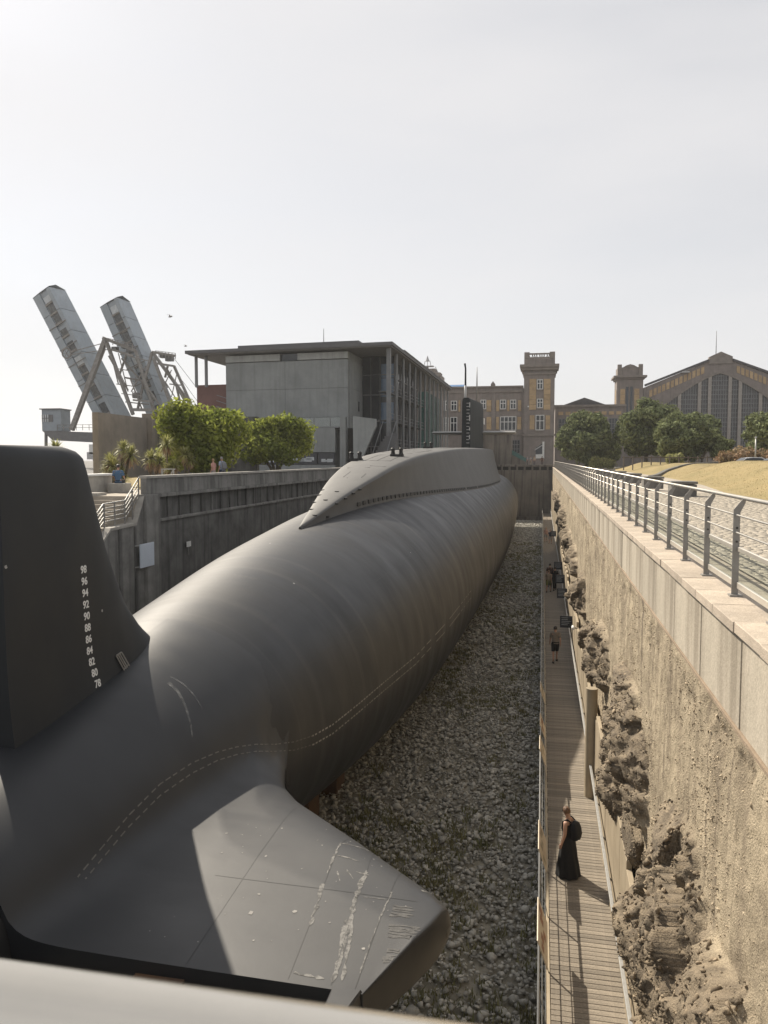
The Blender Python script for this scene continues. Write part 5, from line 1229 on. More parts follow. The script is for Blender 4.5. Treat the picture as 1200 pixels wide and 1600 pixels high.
a, z1 = Z3(693, 870); b_, z0 = Z3(770, 1000); window(br, a, b_, z0, z1, 165, 3, 3, False)
a, z1 = Z3(50, 312); b_, z0 = Z3(225, 362); MB().prism([(a, 166, z0), (b_, 166, z0), (b_, 168, z1), (a - .5, 168, z1)], (0, .2, 0)).build('blue_roof_sheet', 'blue_sheet', br)
tw = thing('brick_tower', 'square brown brick tower with a crenellated top left of the lone round tree', 'tower', (-.5, 165, -1.6))
a, _ = Z3(818, 0); b_, _ = Z3(1120, 0); _, zk = Z3(0, 205); _, zk2 = Z3(0, 150); _, zp = Z3(0, 95); _, zq = Z3(0, 30)
MB().box(a, b_, 164, 171, -1.7, zk).build('wall', 'brick_brown', tw)
for i, (g_, z0, z1) in enumerate(((.25, zk - .9, zk - .5), (.55, zk, zk + .55), (.85, zk + .55, zk2))): MB().box(a - g_, b_ + g_, 164 - g_, 171 + g_, z0, z1).build('cornice', 'stone_trim', tw, bevel=.03)
MB().box(a + .0, b_, 164, 171, zk2, zp).build('parapet', 'brick_brown', tw)
for xx_ in (a, b_ - 1.05):
    for yy_ in (163.95, 170): MB().box(xx_, xx_ + 1.05, yy_, yy_ + 1.05, zp - .01, zq).build('corner_post', 'stone_trim', tw, bevel=.05)
MB().box(a + 1.05, b_ - 1.05, 164.1, 164.5, zp + .85, zp + 1.15).build('parapet_rail', 'stone_trim', tw); MB().box(a + 1.05, b_ - 1.05, 170.5, 170.9, zp + .85, zp + 1.15).build('parapet_rail', 'stone_trim', tw)
ba = MB()
for k in range(3):
    c = a + 1.6 + k * 1.45
    for dx in (0, .42, .84): ba.bar((c + dx - .18, 164.3, zp), (c + dx + .02, 164.3, zp + .9), .12); ba.bar((c + dx + .22, 164.3, zp), (c + dx + .02, 164.3, zp + .9), .12)
ba.build('baluster_grille', 'stone_trim', tw)
for q in ((868, 265, 930, 570), (1010, 265, 1072, 570), (870, 625, 915, 765), (1028, 625, 1070, 765)):
    p, z1 = Z3(q[0], q[1], 164); r_, z0 = Z3(q[2], q[3], 164); n = max(3, int((z1 - z0) / .95))
    for i in range(n): MB().box(p, r_, 163.88, 164, z0 + (z1 - z0) * i / n + .02, z0 + (z1 - z0) * (i + 1) / n - .02).build('yellow_panel', 'brick_yellow', tw)
for q in ((945, 275, 997, 365), (945, 465, 997, 548), (932, 625, 1008, 768)):
    p, z1 = Z3(q[0], q[1], 164); r_, z0 = Z3(q[2], q[3], 164); window(tw, p, r_, z0, z1, 164, 2)
_, z0 = Z3(0, 820, 164); MB().box(a - .2, b_ + .2, 163.75, 164, z0 - .3, z0 + .1).build('string_course', 'stone_trim', tw)
p, z1 = Z3(930, 890, 164); r_, z0 = Z3(1010, 1050, 164)
MB().prism([(p, 163.9, z0), (r_, 163.9, z0), (r_, 163.9, z1), (p, 163.9, z1 - 1.2)], (0, .08, 0)).build('doorway', 'dark_glass', tw)
MB().prism([(p, 163.8, z0), (r_, 163.8, z0), (r_, 163.8, z0 + .9), (p, 163.8, z0 + .8)], (0, .08, 0)).build('door_panel', 'white_paint', tw)
MB().box(r_ - .35, r_ + .05, 163.6, 163.98, z0, z1 + .1).build('door_post', 'white_paint', tw)
MB().prism([(p - .2, 163.78, z1 - 1.7), (r_ - .3, 163.78, z1 - .7), (r_ - .3, 163.78, z1 - .45), (p - .2, 163.78, z1 - 1.45)], (0, .1, 0)).build('awning', 'grey_paint', tw)
MB().tube([(a + .9, 163.7, 17.0 * .62), (a + .9, 163.95, 17.0 * .62)], .16, 8).build('wall_lamp', 'white_paint', tw)

lk = thing('link_building', 'low brown link building with a small pediment between the two brick towers', 'building', (9, 178, -1.6))
MB().box(2.5, 17.2, 176, 190, -1.7, 11.1).build('wall', 'brick_brown', lk); MB().box(2.3, 17.2, 175.6, 190.2, 11.1, 11.55).build('cornice', 'stone_trim', lk)
MB().prism([(4.2, 176.2, 11.55), (13.0, 176.2, 11.55), (8.6, 176.2, 13.1)], (0, 13, 0)).build('roof', 'slate', lk)
for i in range(9): MB().box(3.2 + i * 1.5, 4.2 + i * 1.5, 175.9, 176, 9.4, 10.1).build('yellow_panel', 'brick_yellow', lk)
for i in range(5): window(lk, 3.3 + i * 2.6, 5.1 + i * 2.6, 5.4, 8.6, 176, 3, 3, False)
ht = thing('brick_tower', 'shorter brown brick tower with yellow panels beside the gabled hall', 'tower', (18.7, 185, -1.6))
MB().box(16.0, 21.6, 185, 191, -1.7, 17.6).build('wall', 'brick_brown', ht)
for g_, z0, z1 in ((.3, 17.6, 18.0), (.75, 18.0, 18.45)): MB().box(16.0 - g_, 21.6 + g_, 185 - g_, 191 + g_, z0, z1).build('cornice', 'stone_trim', ht, bevel=.03)
MB().box(16.2, 21.4, 185.2, 190.8, 18.45, 20.3).build('parapet', 'brick_brown', ht)
for x in (16.1, 20.6): MB().box(x, x + .9, 185.05, 186, 18.44, 20.95).build('corner_post', 'stone_trim', ht, bevel=.05)
MB().prism([(17.2, 185.08, 20.28), (20.4, 185.08, 20.28), (19.6, 185.08, 20.75), (18.8, 185.08, 20.98), (18.0, 185.08, 20.75)], (0, .8, 0)).build('crown_stone', 'stone_trim', ht)
for x0_, x1_ in ((16.75, 17.75), (19.75, 20.8)):
    for i in range(7): MB().box(x0_, x1_, 184.88, 185, 6.5 + i * 1.3, 7.74 + i * 1.3).build('yellow_panel', 'brick_yellow', ht)
for x0_ in (17.95, 18.85): MB().box(x0_, x0_ + .55, 184.93, 185, 6.5, 16.0).build('slot_window', 'dark_glass', ht)
for i in range(6): MB().box(15.88, 16, 186.2, 187.4, 6.5 + i * 1.5, 7.9 + i * 1.5).build('yellow_panel', 'brick_yellow', ht)

ha = thing('gabled_hall', 'large brown brick station hall with a big arched grid window in its gable', 'building', (37.6, 185, -1.6))
xc = 37.6; eave = 16.1
out = [(21.7, -1.7), (53.5, -1.7), (53.5, eave - .4), (52.6, eave), (xc + 2.4, 21.2), (xc - 2.4, 21.2), (22.6, eave), (21.7, eave - .4)]
arch = [(26.6, 2.5)] + [(xc + (t - .5) * 22.0, 12.2 + 6.4 * (1 - abs(2 * t - 1) ** 1.35)) for t in np.linspace(0, 1, 25)] + [(48.6, 2.5)]
# gable wall round the opening
bmg = bmesh.new()
def ringe(pts, y): vs_ = [bmg.verts.new((x, y, z)) for x, z in pts]; return [bmg.edges.new((vs_[i], vs_[(i + 1) % len(vs_)])) for i in range(len(vs_))]
e = ringe(out, 185) + ringe(arch, 185); bmesh.ops.triangle_fill(bmg, edges=e, use_beauty=True)
bm2 = bmesh.ops.extrude_face_region(bmg, geom=bmg.faces[:]); bmesh.ops.translate(bmg, vec=(0, .9, 0), verts=[v for v in bm2['geom'] if isinstance(v, bmesh.types.BMVert)])
bmesh.ops.recalc_face_normals(bmg, faces=bmg.faces)
me = bpy.data.meshes.new('gable_wall'); bmesh.ops.translate(bmg, vec=-Vector(ha.location), verts=bmg.verts); bmg.to_mesh(me); bmg.free(); me.materials.append(MATS['brick_brown'])
o = bpy.data.objects.new('gable_wall', me); COL.objects.link(o); o.parent = ha
MB().prism([(21.75, 185.91, -1.7), (53.4, 185.91, -1.7), (53.4, 185.91, eave - .6), (xc, 185.91, 21.0), (21.75, 185.91, eave - .6)], (0, 70, 0)).build('nave', 'slate', ha)
MB().prism([(xc - 2.4, 184.7, 20.6), (xc + 2.4, 184.7, 20.6), (xc + 2.4, 184.7, 22.1), (xc + .0, 184.7, 23.2), (xc - 2.4, 184.7, 22.1)], (0, 1.4, 0)).build('gable_crest', 'stone_trim', ha)
for s in (-1, 1):
    MB().bar((xc + s * 2.4, 185.3, 21.45), (xc + s * 15.6, 185.3, eave + .15), 1.3, .45).build('gable_coping', 'slate', ha)
    for i in range(13):
        t = (i + .5) / 13; x = xc + s * (3.2 + 11.6 * t); zt_ = 20.2 - (20.2 - 15.0) * t
        MB().prism([(x - .32, 184.9, zt_ - 1.5 + s * .13), (x + .32, 184.9, zt_ - 1.5 - s * .13), (x + .32, 184.9, zt_ - s * .13), (x - .32, 184.9, zt_ + s * .13)], (0, .1, 0)).build('yellow_panel', 'brick_yellow', ha)
for i in range(len(arch) - 1):
    (xa, za), (xb, zb) = arch[i], arch[i + 1]
    if 0 < i < len(arch) - 2: MB().bar((xa, 184.95, za + .1), (xb, 184.95, zb + .1), .3, .45).build('arch_stone', 'stone_trim', ha)
MB().box(xc - 8, xc - 6.4, 184.2, 185, 21.0 - 2.2, 21.0 - 1.9).build('roof_sign_frame', 'grey_paint', ha)
arz = lambda x: 12.2 + 6.4 * (1 - abs((x - xc) / 11.0) ** 1.35)
for i, x in enumerate((29.3, 33.45, xc - 2.07, xc + 2.07, 41.75, 45.9)): MB().box(x - .34, x + .34, 184.85, 185.6, 2.5, arz(x)).build('mullion', M('mullion_stone', (.34, .31, .28), (.27, .245, .22), bump=.05) if i == 0 else 'mullion_stone', ha)
cols = [27.0, 29.02, 29.58, 33.17, 33.73, xc - 2.35, xc - 1.79, xc + 1.79, xc + 2.35, 41.47, 42.03, 45.62, 46.18, 48.3]
bars = MB(); panes = 0
for a_, b_ in zip(cols[::2], cols[1::2]):
    n = max(2, int((b_ - a_) / .48)); dx = (b_ - a_) / n
    for i in range(n + 1):
        x = a_ + dx * i; bars.box(x - .07, x + .07, 185.2, 185.42, 2.5, arz(x) - .02)
    z = 3.0
    while z < 18.5:
        if z < min(arz(a_), arz(b_)): bars.box(a_, b_, 185.22, 185.40, z - .1, z + .1)
        z += 1.0
bars.build('window_grid', 'column_grey', ha)
for a_, b_ in zip(cols[::2], cols[1::2]):
    n = 6; MB().prism([(a_, 185.45, 2.5), (b_, 185.45, 2.5)] + [(b_ + (a_ - b_) * t, 185.45, arz(b_ + (a_ - b_) * t)) for t in np.linspace(0, 1, n)], (0, .06, 0)).build('glazing', M('hall_glass', (.075, .075, .08), (.10, .10, .105), rough=.3, bump=0) if a_ == 27.0 else 'hall_glass', ha)
MB().tube([(xc - .6, 187, 22.5), (xc - .6, 187, 28.0)], [.09, .05], 6).build('flagpole', 'frame_grey', ha, smooth=True)
MB().box(26.6, 48.6, 184.7, 185.0, 2.1, 2.5).build('window_sill', 'stone_trim', ha)
an = thing('concrete_kiosk', 'plain brown concrete entrance block at the end of the dock beside the sail', 'building', (-9, 152, -1.2))
a, z1 = at(752, 679, 151); b_, z0 = at(799, 727, 151)
for i in range(4): 
    w_ = (b_ - a) / 4; MB().box(a + w_ * i + .01, a + w_ * (i + 1) - .01, 151, 157, -1.3, z1).build('wall_panel', 'end_wall_concrete', an, bevel=.02)
MB().box(a - .3, b_ + .2, 150.8, 157.2, z1 + .003, z1 + .2).build('roof_slab', 'stone_trim', an)
gs = thing('glass_ramp', 'small glass sided ramp beside the concrete entrance block', 'ramp', (-5, 152, -1.2))
xa, za = at(800, 703, 152); xb, zb = at(822, 722, 152)
MB().prism([(xa, 152, -1.25), (xb, 152, -1.25), (xb, 152, zb), (xa, 152, za - .9)], (0, 1.6, 0)).build('ramp', 'end_wall_concrete', gs)
MB().prism([(xa, 151.95, za - .9), (xb, 151.95, zb), (xb, 151.95, zb + .75), (xa, 151.95, za)], (0, .04, 0)).build('glass_side', 'teal_glass', gs)
dt = thing('distant_turret', 'pale ornate turret with a lantern showing behind the museum roof', 'tower', (-32, 205, 10))
a, z0 = at(672, 600, 205); 
for i, (px, py, w) in enumerate(((690, 606, 2.2), (687, 589, 1.7), (681, 583, 2.4), (677, 577, 1.4))):
    x, z = at(px, py, 205); MB().box(x - w, x + w * .6, 203, 207, 8, z).build('stage', 'brick_brown' if i == 0 else 'stone_trim', dt, bevel=.1)
x, z = at(668, 572, 205); lt = MB().box(x - 1.6, x + 1.6, 204, 206, z - .2, z)
for q in (-.9, 0, .9): lt.bar((x + q, 205, z), (x + q * .7, 205, z + 1.3), .14)
lt.tube([(x, 205, z + 1.2), (x, 205, z + 1.6), (x, 205, z + 2.6)], [.6, .4, .06], 8); lt.bar((x + 2, 205, z - .2), (x + 3.6, 205, z - 3.4), .15)
lt.build('lantern', 'grey_paint', dt)
MB().bar((x, 205, 8), (x, 205, z - .2), .5).build('shaft', 'stone_trim', dt)

# ------------------------------------------------------------------ harbour gangway towers at the left
M('gangway_paint', (.35, .395, .435), (.29, .33, .37), rough=.6, scale=.35, bump=.05, bscale=5, streak=.35, streak_col=(.25, .25, .25))
M('lattice_paint', (.27, .26, .245), (.19, .175, .16), rough=.7, scale=2, bump=.05)
M('cabin_paint', (.27, .31, .35), (.24, .27, .30), rough=.7, scale=1, bump=.03)
M('window_void', (.03, .035, .04), (.12, .13, .14), rough=.3, scale=2, bump=0)
YC = 130.0; CF = YC / 90.0
def cp(x, y, dy=0): a, z = at(x, y, YC); k = (YC + dy) / YC; return np.array([a * k, YC + dy, z * k])
def gangway(label, tm, tl, tr, bm_, bl, brr, ratio):
    A0 = cp(*tm); D = cp(*bm_) - A0; W1 = cp(*tl, 2.6) - A0; W2 = cp(*tr, 2.6) - A0
    t = thing('gangway_tower', label, 'gangway', tuple(A0 + D), group='raised steel gangways of the old liner terminal')
    L = np.linalg.norm(D); dn = D / L
    def q(a, b_, c): return A0 + W1 * a + W2 * b_ + D * c
    ns = 6
    for i in range(ns):
        c0, c1 = i / ns + .002, (i + 1) / ns - .002
        MB().add([q(0, 0, c0), q(0, .06, c0), q(0, .06, c1), q(0, 0, c1), q(0, 1, c0), q(0, 1, c1)], [(0, 1, 2, 3), (1, 4, 5, 2)]) 
        MB().loft([[q(.02, 0, c), q(.02, 1, c), q(1, 1, c), q(1, .01, c), q(.62, .01, c), q(.62, .10, c), q(.2, .10, c), q(.2, .01, c), q(.02, .01, c)] for c in (c0, c1)], cap0=True, cap1=True).build('box_section', 'gangway_paint', t)
    pk = (q(0, 0, 0) + q(0, 1, 0)) / 2 - dn * .55
    # window strip on the left face, cut up by posts; pale panes painted for bright sky showing through
    k = 0; c = .04
    while c < .97:
        w = random.choice((.05, .065, .08)); 
        if c + w > .985: break
        MB().prism([q(.24, .06, c), q(.58, .06, c), q(.58, .06, c + w), q(.24, .06, c + w)], tuple(W2 * .03)).build('window', 'window_void' if k % 5 else 'pale_print_and_pane', t)
        MB().prism([q(.21, .0, c + w), q(.61, .0, c + w), q(.61, .0, c + w + .012), q(.21, .0, c + w + .012)], tuple(W2 * .08)).build('window_post', 'lattice_paint', t)
        c += w + (.012 if random.random() < .7 else .05); k += 1
    MB().add([q(-.01, 0, 0) - dn * .02, q(.5, 0, 0) - dn * .1, q(1.02, 0, 0) - dn * .02, q(1.02, 1, 0) - dn * .02, q(.5, 1, 0) - dn * .9, q(-.01, 1, 0) - dn * .02, q(-.01, .5, 0) - dn * .75], [(0, 1, 2, 3, 4, 5, 6)]) \
        .build('end_cap', 'gangway_paint', t)
    for c in (.26, .42, .55, .7): MB().bar(q(0, -.02, c), q(1, -.02, c), .12).build('rib', 'lattice_paint', t)
    return t, q
g1, q1_ = gangway('larger leaning grey steel gangway tower at the far left', (76, 447), (51, 466), (103, 454), (182, 650), (163, 646), (206, 648), 1)
g2, q2_ = gangway('smaller leaning grey steel gangway tower beside the lattice frame', (183, 464), (156, 480), (204, 472), (262, 646), (241, 643), (274, 640), 1)
lf = thing('lattice_frame', 'rusty grey steel lattice frames and braces holding up the two gangways', 'steel frame', tuple(cp(215, 645)))
def beam(a, b_, w=.3, dy0=0, dy1=None, nm='beam'): MB().bar(cp(*a, dy0), cp(*b_, dy0 if dy1 is None else dy1), w).build(nm, 'lattice_paint', lf)
for a, b_, w, dy in [((165, 530), (112, 672), .75, -2), ((165, 530), (208, 648), .5, -2), ((161, 528), (212, 548), .5, -2), ((170, 545), (208, 556), .35, -2), ((212, 548), (240, 640), .45, -2), ((190, 560), (225, 600), .25, 0), ((200, 548), (185, 590), .3, 2),
                     ((170, 556), (200, 610), .25, -1), ((195, 590), (230, 596), .3, -1), ((225, 596), (215, 640), .35, 0), ((238, 550), (225, 596), .4, -2), ((238, 550), (298, 632), .5, 2), ((238, 550), (274, 556), .4, -2), ((246, 568), (272, 572), .35, -2),
                     ((262, 572), (258, 590), .3, 0), ((272, 572), (297, 628), .4, 0), ((262, 578), (290, 630), .25, 0), ((240, 560), (270, 640), .45, -2), ((225, 598), (258, 645), .25, -2), ((203, 590), (222, 640), .2, -2), ((275, 600), (282, 632), .3, 0), ((265, 600), (284, 602), .2, 0),
                     ((172, 548), (185, 600), .16, -2), ((185, 552), (200, 612), .14, 1), ((178, 575), (206, 580), .14, -2), ((182, 600), (212, 604), .16, -1), ((190, 615), (214, 618), .14, 0), ((212, 560), (240, 625), .14, 1), ((228, 572), (205, 612), .16, -2), ((200, 556), (236, 565), .16, -2), ((246, 575), (262, 606), .14, -1), ((268, 578), (252, 612), .14, 0), ((258, 596), (278, 628), .14, 1), ((276, 585), (268, 620), .12, 1), ((196, 628), (232, 632), .2, -2), ((215, 545), (212, 600), .14, 2), ((165, 545), (120, 660), .12, -1),
                     ((110, 550), (162, 536), .12, -2), ((105, 555), (170, 546), .12, -2), ((160, 528), (195, 600), .2, -3), ((218, 560), (232, 600), .15, 3), ((208, 625), (240, 628), .3, -3), ((205, 640), (300, 642), .5, -3), ((250, 636), (275, 632), .3, -3)]:
    beam(a, b_, w, dy)
for (xa, ya, xb, yb_) in ((161, 527, 207, 537), (243, 548, 274, 552), (207, 612, 222, 615)):
    n = 6; rl_ = MB()
    for i in range(n + 1):
        t = i / n; a = (xa + (xb - xa) * t, ya + (yb_ - ya) * t); rl_.bar(cp(a[0], a[1] + 9, -2.6), cp(a[0], a[1], -2.6), .1)
    for d in (0, 4): rl_.bar(cp(xa, ya + d, -2.6), cp(xb, yb_ + d, -2.6), .09)
    rl_.build('walkway_rail', 'lattice_paint', lf)
for px, py, w in ((205, 545, 1.4), (196, 541, 1.0), (180, 545, .9), (265, 560, 1.2), (255, 556, .9), (214, 618, 1.2)): 
    c = cp(px, py, -1.5); MB().box(c[0] - w / 2, c[0] + w / 2, c[1] - .5, c[1] + .5, c[2] - w * .4, c[2] + w * .35).build('winch_box', 'frame_grey', lf)
c = cp(104, 552, -1); pw = MB(); pw.tube([tuple(c + np.array([math.cos(a) * .85, 0, math.sin(a) * .85])) for a in np.linspace(0, 6.283, 20)], .14, 6)
for a in (0, 1.05, 2.1): pw.bar(c + np.array([math.cos(a) * .8, 0, math.sin(a) * .8]), c - np.array([math.cos(a) * .8, 0, math.sin(a) * .8]), .08)
pw.build('pulley_wheel', 'lattice_paint', lf)
cb = MB()
for a, b_ in (((272, 560), (312, 612)), ((285, 595), (318, 640))): cb.bar(cp(*a, 0), cp(*b_, -6), .06)
cb.build('cables', 'frame_grey', lf)
ca = thing('harbour_cabin', 'small grey flat roofed cabin on a steel platform below the left gangway', 'cabin', tuple(cp(90, 690)))
a = cp(65, 640, -2); b_ = cp(96, 673, -2); e_ = cp(108, 673, 1.5)
MB().prism([(a[0], a[1], b_[2]), (b_[0], a[1], b_[2]), (e_[0], a[1] + 4, b_[2]), (a[0] + 1, a[1] + 4.5, b_[2])], (0, 0, a[2] - b_[2])).build('wall', 'cabin_paint', ca)
MB().prism([(a[0] - .3, a[1] - .3, a[2] + .003), (b_[0] + .1, a[1] - .3, a[2] + .003), (e_[0] + .3, a[1] + 4, a[2] + .003), (a[0] + .6, a[1] + 4.8, a[2] + .003)], (0, 0, .18)).build('roof', 'frame_grey', ca)
w0 = cp(65.5, 648, -2); w1 = cp(77, 659, -2); wf = MB().box(w0[0] + .1, w1[0], a[1] - .08, a[1] - .01, w1[2], w0[2]).build('window', 'pale_print_and_pane', ca)
wb = MB()
for t in (0, .33, .66, 1): x = w0[0] + .1 + (w1[0] - w0[0] - .1) * t; wb.box(x - .06, x + .06, a[1] - .14, a[1] - .081, w1[2], w0[2])
wb.box(w0[0] + .1, w1[0], a[1] - .16, a[1] - .141, (w0[2] + w1[2]) / 2 - .06, (w0[2] + w1[2]) / 2 + .06); wb.build('window_bars', 'frame_grey', wf)
w0 = cp(77.5, 648, -2); w1 = cp(83, 659, -2); MB().box(w0[0], w1[0], a[1] - .06, a[1] - .01, w1[2], w0[2]).build('shutter', 'frame_grey', ca)
p0 = cp(66, 673, -2); p1 = cp(160, 676, -2); p2 = cp(160, 692, -2); p3 = cp(82, 688, -2)
MB().prism([p0, p1, p2, p3], (0, 5, 0)).build('platform', 'frame_grey', ca)
rb = MB()
for z in (.5, 1.0): rb.bar((e_[0], a[1] - .1, p0[2] + z), (p1[0], a[1] - .1, p0[2] + z), .07)
for i in range(8): x = e_[0] + (p1[0] - e_[0]) * i / 7; rb.bar((x, a[1] - .1, p0[2]), (x, a[1] - .1, p0[2] + 1), .07)
rb.build('platform_rail', 'lattice_paint', ca)
MB().bar(cp(72, 676, 0), cp(72, 720, 0), .4).build('leg', 'frame_grey', ca); MB().bar(cp(150, 676, 0), cp(150, 720, 0), .8).build('leg', 'frame_grey', ca)
wq = thing('quay_block', 'pale boxes and sheds on the quay under the cabin platform', 'shed', tuple(cp(150, 710)))
for px, py, w, h, mt in ((152, 702, 3, 1.6, 'white_paint'), (146, 712, 2.4, 1.2, 'grey_paint'), (157, 716, 2.2, 1.0, 'white_paint')):
    c = cp(px, py, -14); MB().box(c[0] - w / 2, c[0] + w / 2, c[1], c[1] + 2, c[2] - h / 2, c[2] + h / 2).build('box', mt, wq, bevel=.05)
# gulls
M('gull', (.16, .16, .17), (.3, .3, .3), rough=.7, bump=0)
for i, (px, py, lab) in enumerate(((266, 495, 'larger gull gliding right of the gangway towers'), (290, 541, 'tiny gull flying just above the museum roof corner'))):
    a, z = at(px, py, 95 if i == 0 else 120); Y = 95 if i == 0 else 120; k = 1.0 if i == 0 else .9
    t = thing('gull', lab, 'bird', (a, Y, z), group='gulls in flight')
    MB().loft([[(a + x * k, Y + r * k * math.cos(q), z + r * k * math.sin(q)) for q in np.linspace(0, 6.283, 9)[:-1]] for x, r in ((-.28, .02), (-.18, .07), (0, .09), (.15, .07), (.22, .05), (.29, .01))], cap0=True, cap1=True).build('body', 'gull', t, smooth=True)
    for s in (-1, 1): MB().loft([[(a + dx * k, Y + s * y * k, z + zz_ * k), (a + (dx - c) * k, Y + s * y * k, z + (zz_ + .01) * k), (a + (dx - c * .5) * k, Y + s * y * k, z + (zz_ + .03) * k)] for dx, y, zz_, c in ((.1, .04, .05, .2), (.12, .3, .2, .18), (.02, .55, .16, .1), (-.08, .72, .1, .02))], cap1=True).build('wing', 'gull', t)
# ------------------------------------------------------------------ people
M('skin', (.46, .27, .19), (.40, .23, .16), rough=.55, scale=9, bump=0)
M('skin_dark', (.20, .11, .075), (.17, .09, .06), rough=.55, scale=9, bump=0)
M('shoe', (.05, .048, .045), rough=.7, bump=0)
M('lips', (.30, .12, .10), rough=.5, bump=0)
CLOTH = {}
def cloth(nm, c): 
    if nm not in CLOTH: CLOTH[nm] = M('cloth_' + nm, c, tuple(x * .78 for x in c), rough=.9, scale=9, bump=.15, bscale=35)
    return CLOTH[nm]
HAIRM = {'brown': M('hair_brown', (.10, .05, .025), (.19, .10, .05), rough=.5, scale=25, bump=.4, bscale=60), 'black': M('hair_black', (.015, .012, .01), (.03, .024, .02), rough=.5, scale=25, bump=.4, bscale=60),
         'grey': M('hair_grey', (.3, .29, .28), (.2, .19, .18), rough=.6, scale=25, bump=.4, bscale=60), 'blond': M('hair_blond', (.35, .24, .12), (.25, .16, .08), rough=.5, scale=25, bump=.4, bscale=60)}
def person(label, loc, rz, h, hair='brown', top=None, bottom=None, kind='shorts', pose='stand', backpack=None, dress=None, group=None, skin='skin', sleeves=True, headdown=0, lvl=1, glasses=False, bag=None):
    t = thing('person', label, 'person', loc, group); k = h / 1.75
    def link(o, par=t): o.parent = par; o.location = (0, 0, 0); return o
    def S(p): return Vector(p) * k
    J = {}
    sit = pose == 'sit'; dz = -.42 if sit else 0; st = .0
    if pose == 'walk': st = .20
    J['pel'] = (0, 0, .95 + dz); J['wai'] = (0, .01, 1.10 + dz); J['che'] = (0, .015 - (.03 if sit else 0), 1.28 + dz); J['nek'] = (0, .0, 1.46 + dz)
    hd = headdown
    J['hd1'] = (0, .02 + hd * .3, 1.53 + dz); J['hd2'] = (0, .035 + hd * .7, 1.61 + dz - hd * .1); J['hd3'] = (0, .025 + hd, 1.695 + dz - hd * .25)
    for s, nm in ((-1, 'L'), (1, 'R')):
        sw = s * st
        J['sh' + nm] = (s * .175, 0, 1.40 + dz)
        if sit: J['el' + nm] = (s * .25, .04, 1.15 + dz); J['wr' + nm] = (s * .20, .26, 1.06 + dz)
        else: J['el' + nm] = (s * .225, -.02 - sw * .45, 1.13); J['wr' + nm] = (s * .235, .06 - sw * .7, .88 + abs(sw) * .04)
        J['pa' + nm] = tuple(Vector(J['wr' + nm]) + (Vector(J['wr' + nm]) - Vector(J['el' + nm])).normalized() * .08)
        J['hi' + nm] = (s * .095, 0, .92 + dz)
        if sit: J['kn' + nm] = (s * .13, .44, .50); J['an' + nm] = (s * .13, .46, .09); J['to' + nm] = (s * .14, .62, .04)
        else: J['kn' + nm] = (s * .10, .05 + sw * .8, .50); J['an' + nm] = (s * .10, (sw * 1.25 - .02), .09 + (.05 if sw < 0 else 0)); J['to' + nm] = (s * .115, (sw * 1.25 + .13), .035 + (.0 if sw < 0 else 0))
    rad = {'pel': .115, 'wai': .115, 'che': .13, 'nek': .058, 'hd1': .058, 'hd2': .082, 'hd3': .07}
    for nm in 'LR': rad.update({'sh' + nm: .058, 'el' + nm: .042, 'wr' + nm: .028, 'pa' + nm: .034, 'hi' + nm: .088, 'kn' + nm: .056, 'an' + nm: .038, 'to' + nm: .032})
    E_ = [('pel', 'wai'), ('wai', 'che'), ('che', 'nek'), ('nek', 'hd1'), ('hd1', 'hd2'), ('hd2', 'hd3')]
    for nm in 'LR': E_ += [('che', 'sh' + nm), ('sh' + nm, 'el' + nm), ('el' + nm, 'wr' + nm), ('wr' + nm, 'pa' + nm), ('pel', 'hi' + nm), ('hi' + nm, 'kn' + nm), ('kn' + nm, 'an' + nm), ('an' + nm, 'to' + nm)]
    for s, nm in ((-1, 'L'), (1, 'R')):
        d = (Vector(J['pa' + nm]) - Vector(J['wr' + nm])).normalized(); ac = Vector((0, 1, 0)) - d * d.y; ac = ac.normalized() if ac.length > .1 else Vector((1, 0, 0))
        for q, (off, ln) in enumerate(((-.024, .055), (-.008, .068), (.009, .072), (.025, .064))):
            a = Vector(J['pa' + nm]) + ac * off + d * .012; b_ = a + d * ln * .55; c = b_ + d * ln * .5 - Vector((s * .014, 0, 0))
            for i, p in enumerate((a, b_, c)): J['f%s%d%d' % (nm, q, i)] = tuple(p); rad['f%s%d%d' % (nm, q, i)] = .0085
            E_ += [('pa' + nm, 'f%s%d0' % (nm, q)), ('f%s%d0' % (nm, q), 'f%s%d1' % (nm, q)), ('f%s%d1' % (nm, q), 'f%s%d2' % (nm, q))]
        a = Vector(J['wr' + nm]) * .5 + Vector(J['pa' + nm]) * .5 + ac * .03; b_ = a + d * .045 + ac * .02
        J['th' + nm] = tuple(a); J['ti' + nm] = tuple(b_); rad['th' + nm] = .011; rad['ti' + nm] = .009; E_ += [('pa' + nm, 'th' + nm), ('th' + nm, 'ti' + nm)]
    names = list(J); idx = {n_: i for i, n_ in enumerate(names)}
    me = bpy.data.meshes.new('body'); me.from_pydata([tuple(S(J[n_])) for n_ in names], [(idx[a], idx[b_]) for a, b_ in E_], [])
    tmp = bpy.data.objects.new('tmp', me); COL.objects.link(tmp)
    md = tmp.modifiers.new('s', 'SKIN'); md.use_smooth_shade = True
    for i, n_ in enumerate(names):
        sv = me.skin_vertices[0].data[i]; r = rad[n_] * k; sv.radius = (r * (1.0 if n_ not in ('pel', 'wai', 'che') else 1.2), r if n_ not in ('pel', 'wai', 'che') else r * .85); sv.use_root = (n_ == 'pel')
    m2 = tmp.modifiers.new('u', 'SUBSURF'); m2.levels = lvl; m2.render_levels = lvl
    dg = bpy.context.evaluated_depsgraph_get(); bme = bpy.data.meshes.new_from_object(tmp.evaluated_get(dg)); bpy.data.objects.remove(tmp)
    bme.materials.clear(); bme.materials.append(MATS[skin]); bme.name = 'body'
    body = bpy.data.objects.new('body', bme); COL.objects.link(body); link(body)
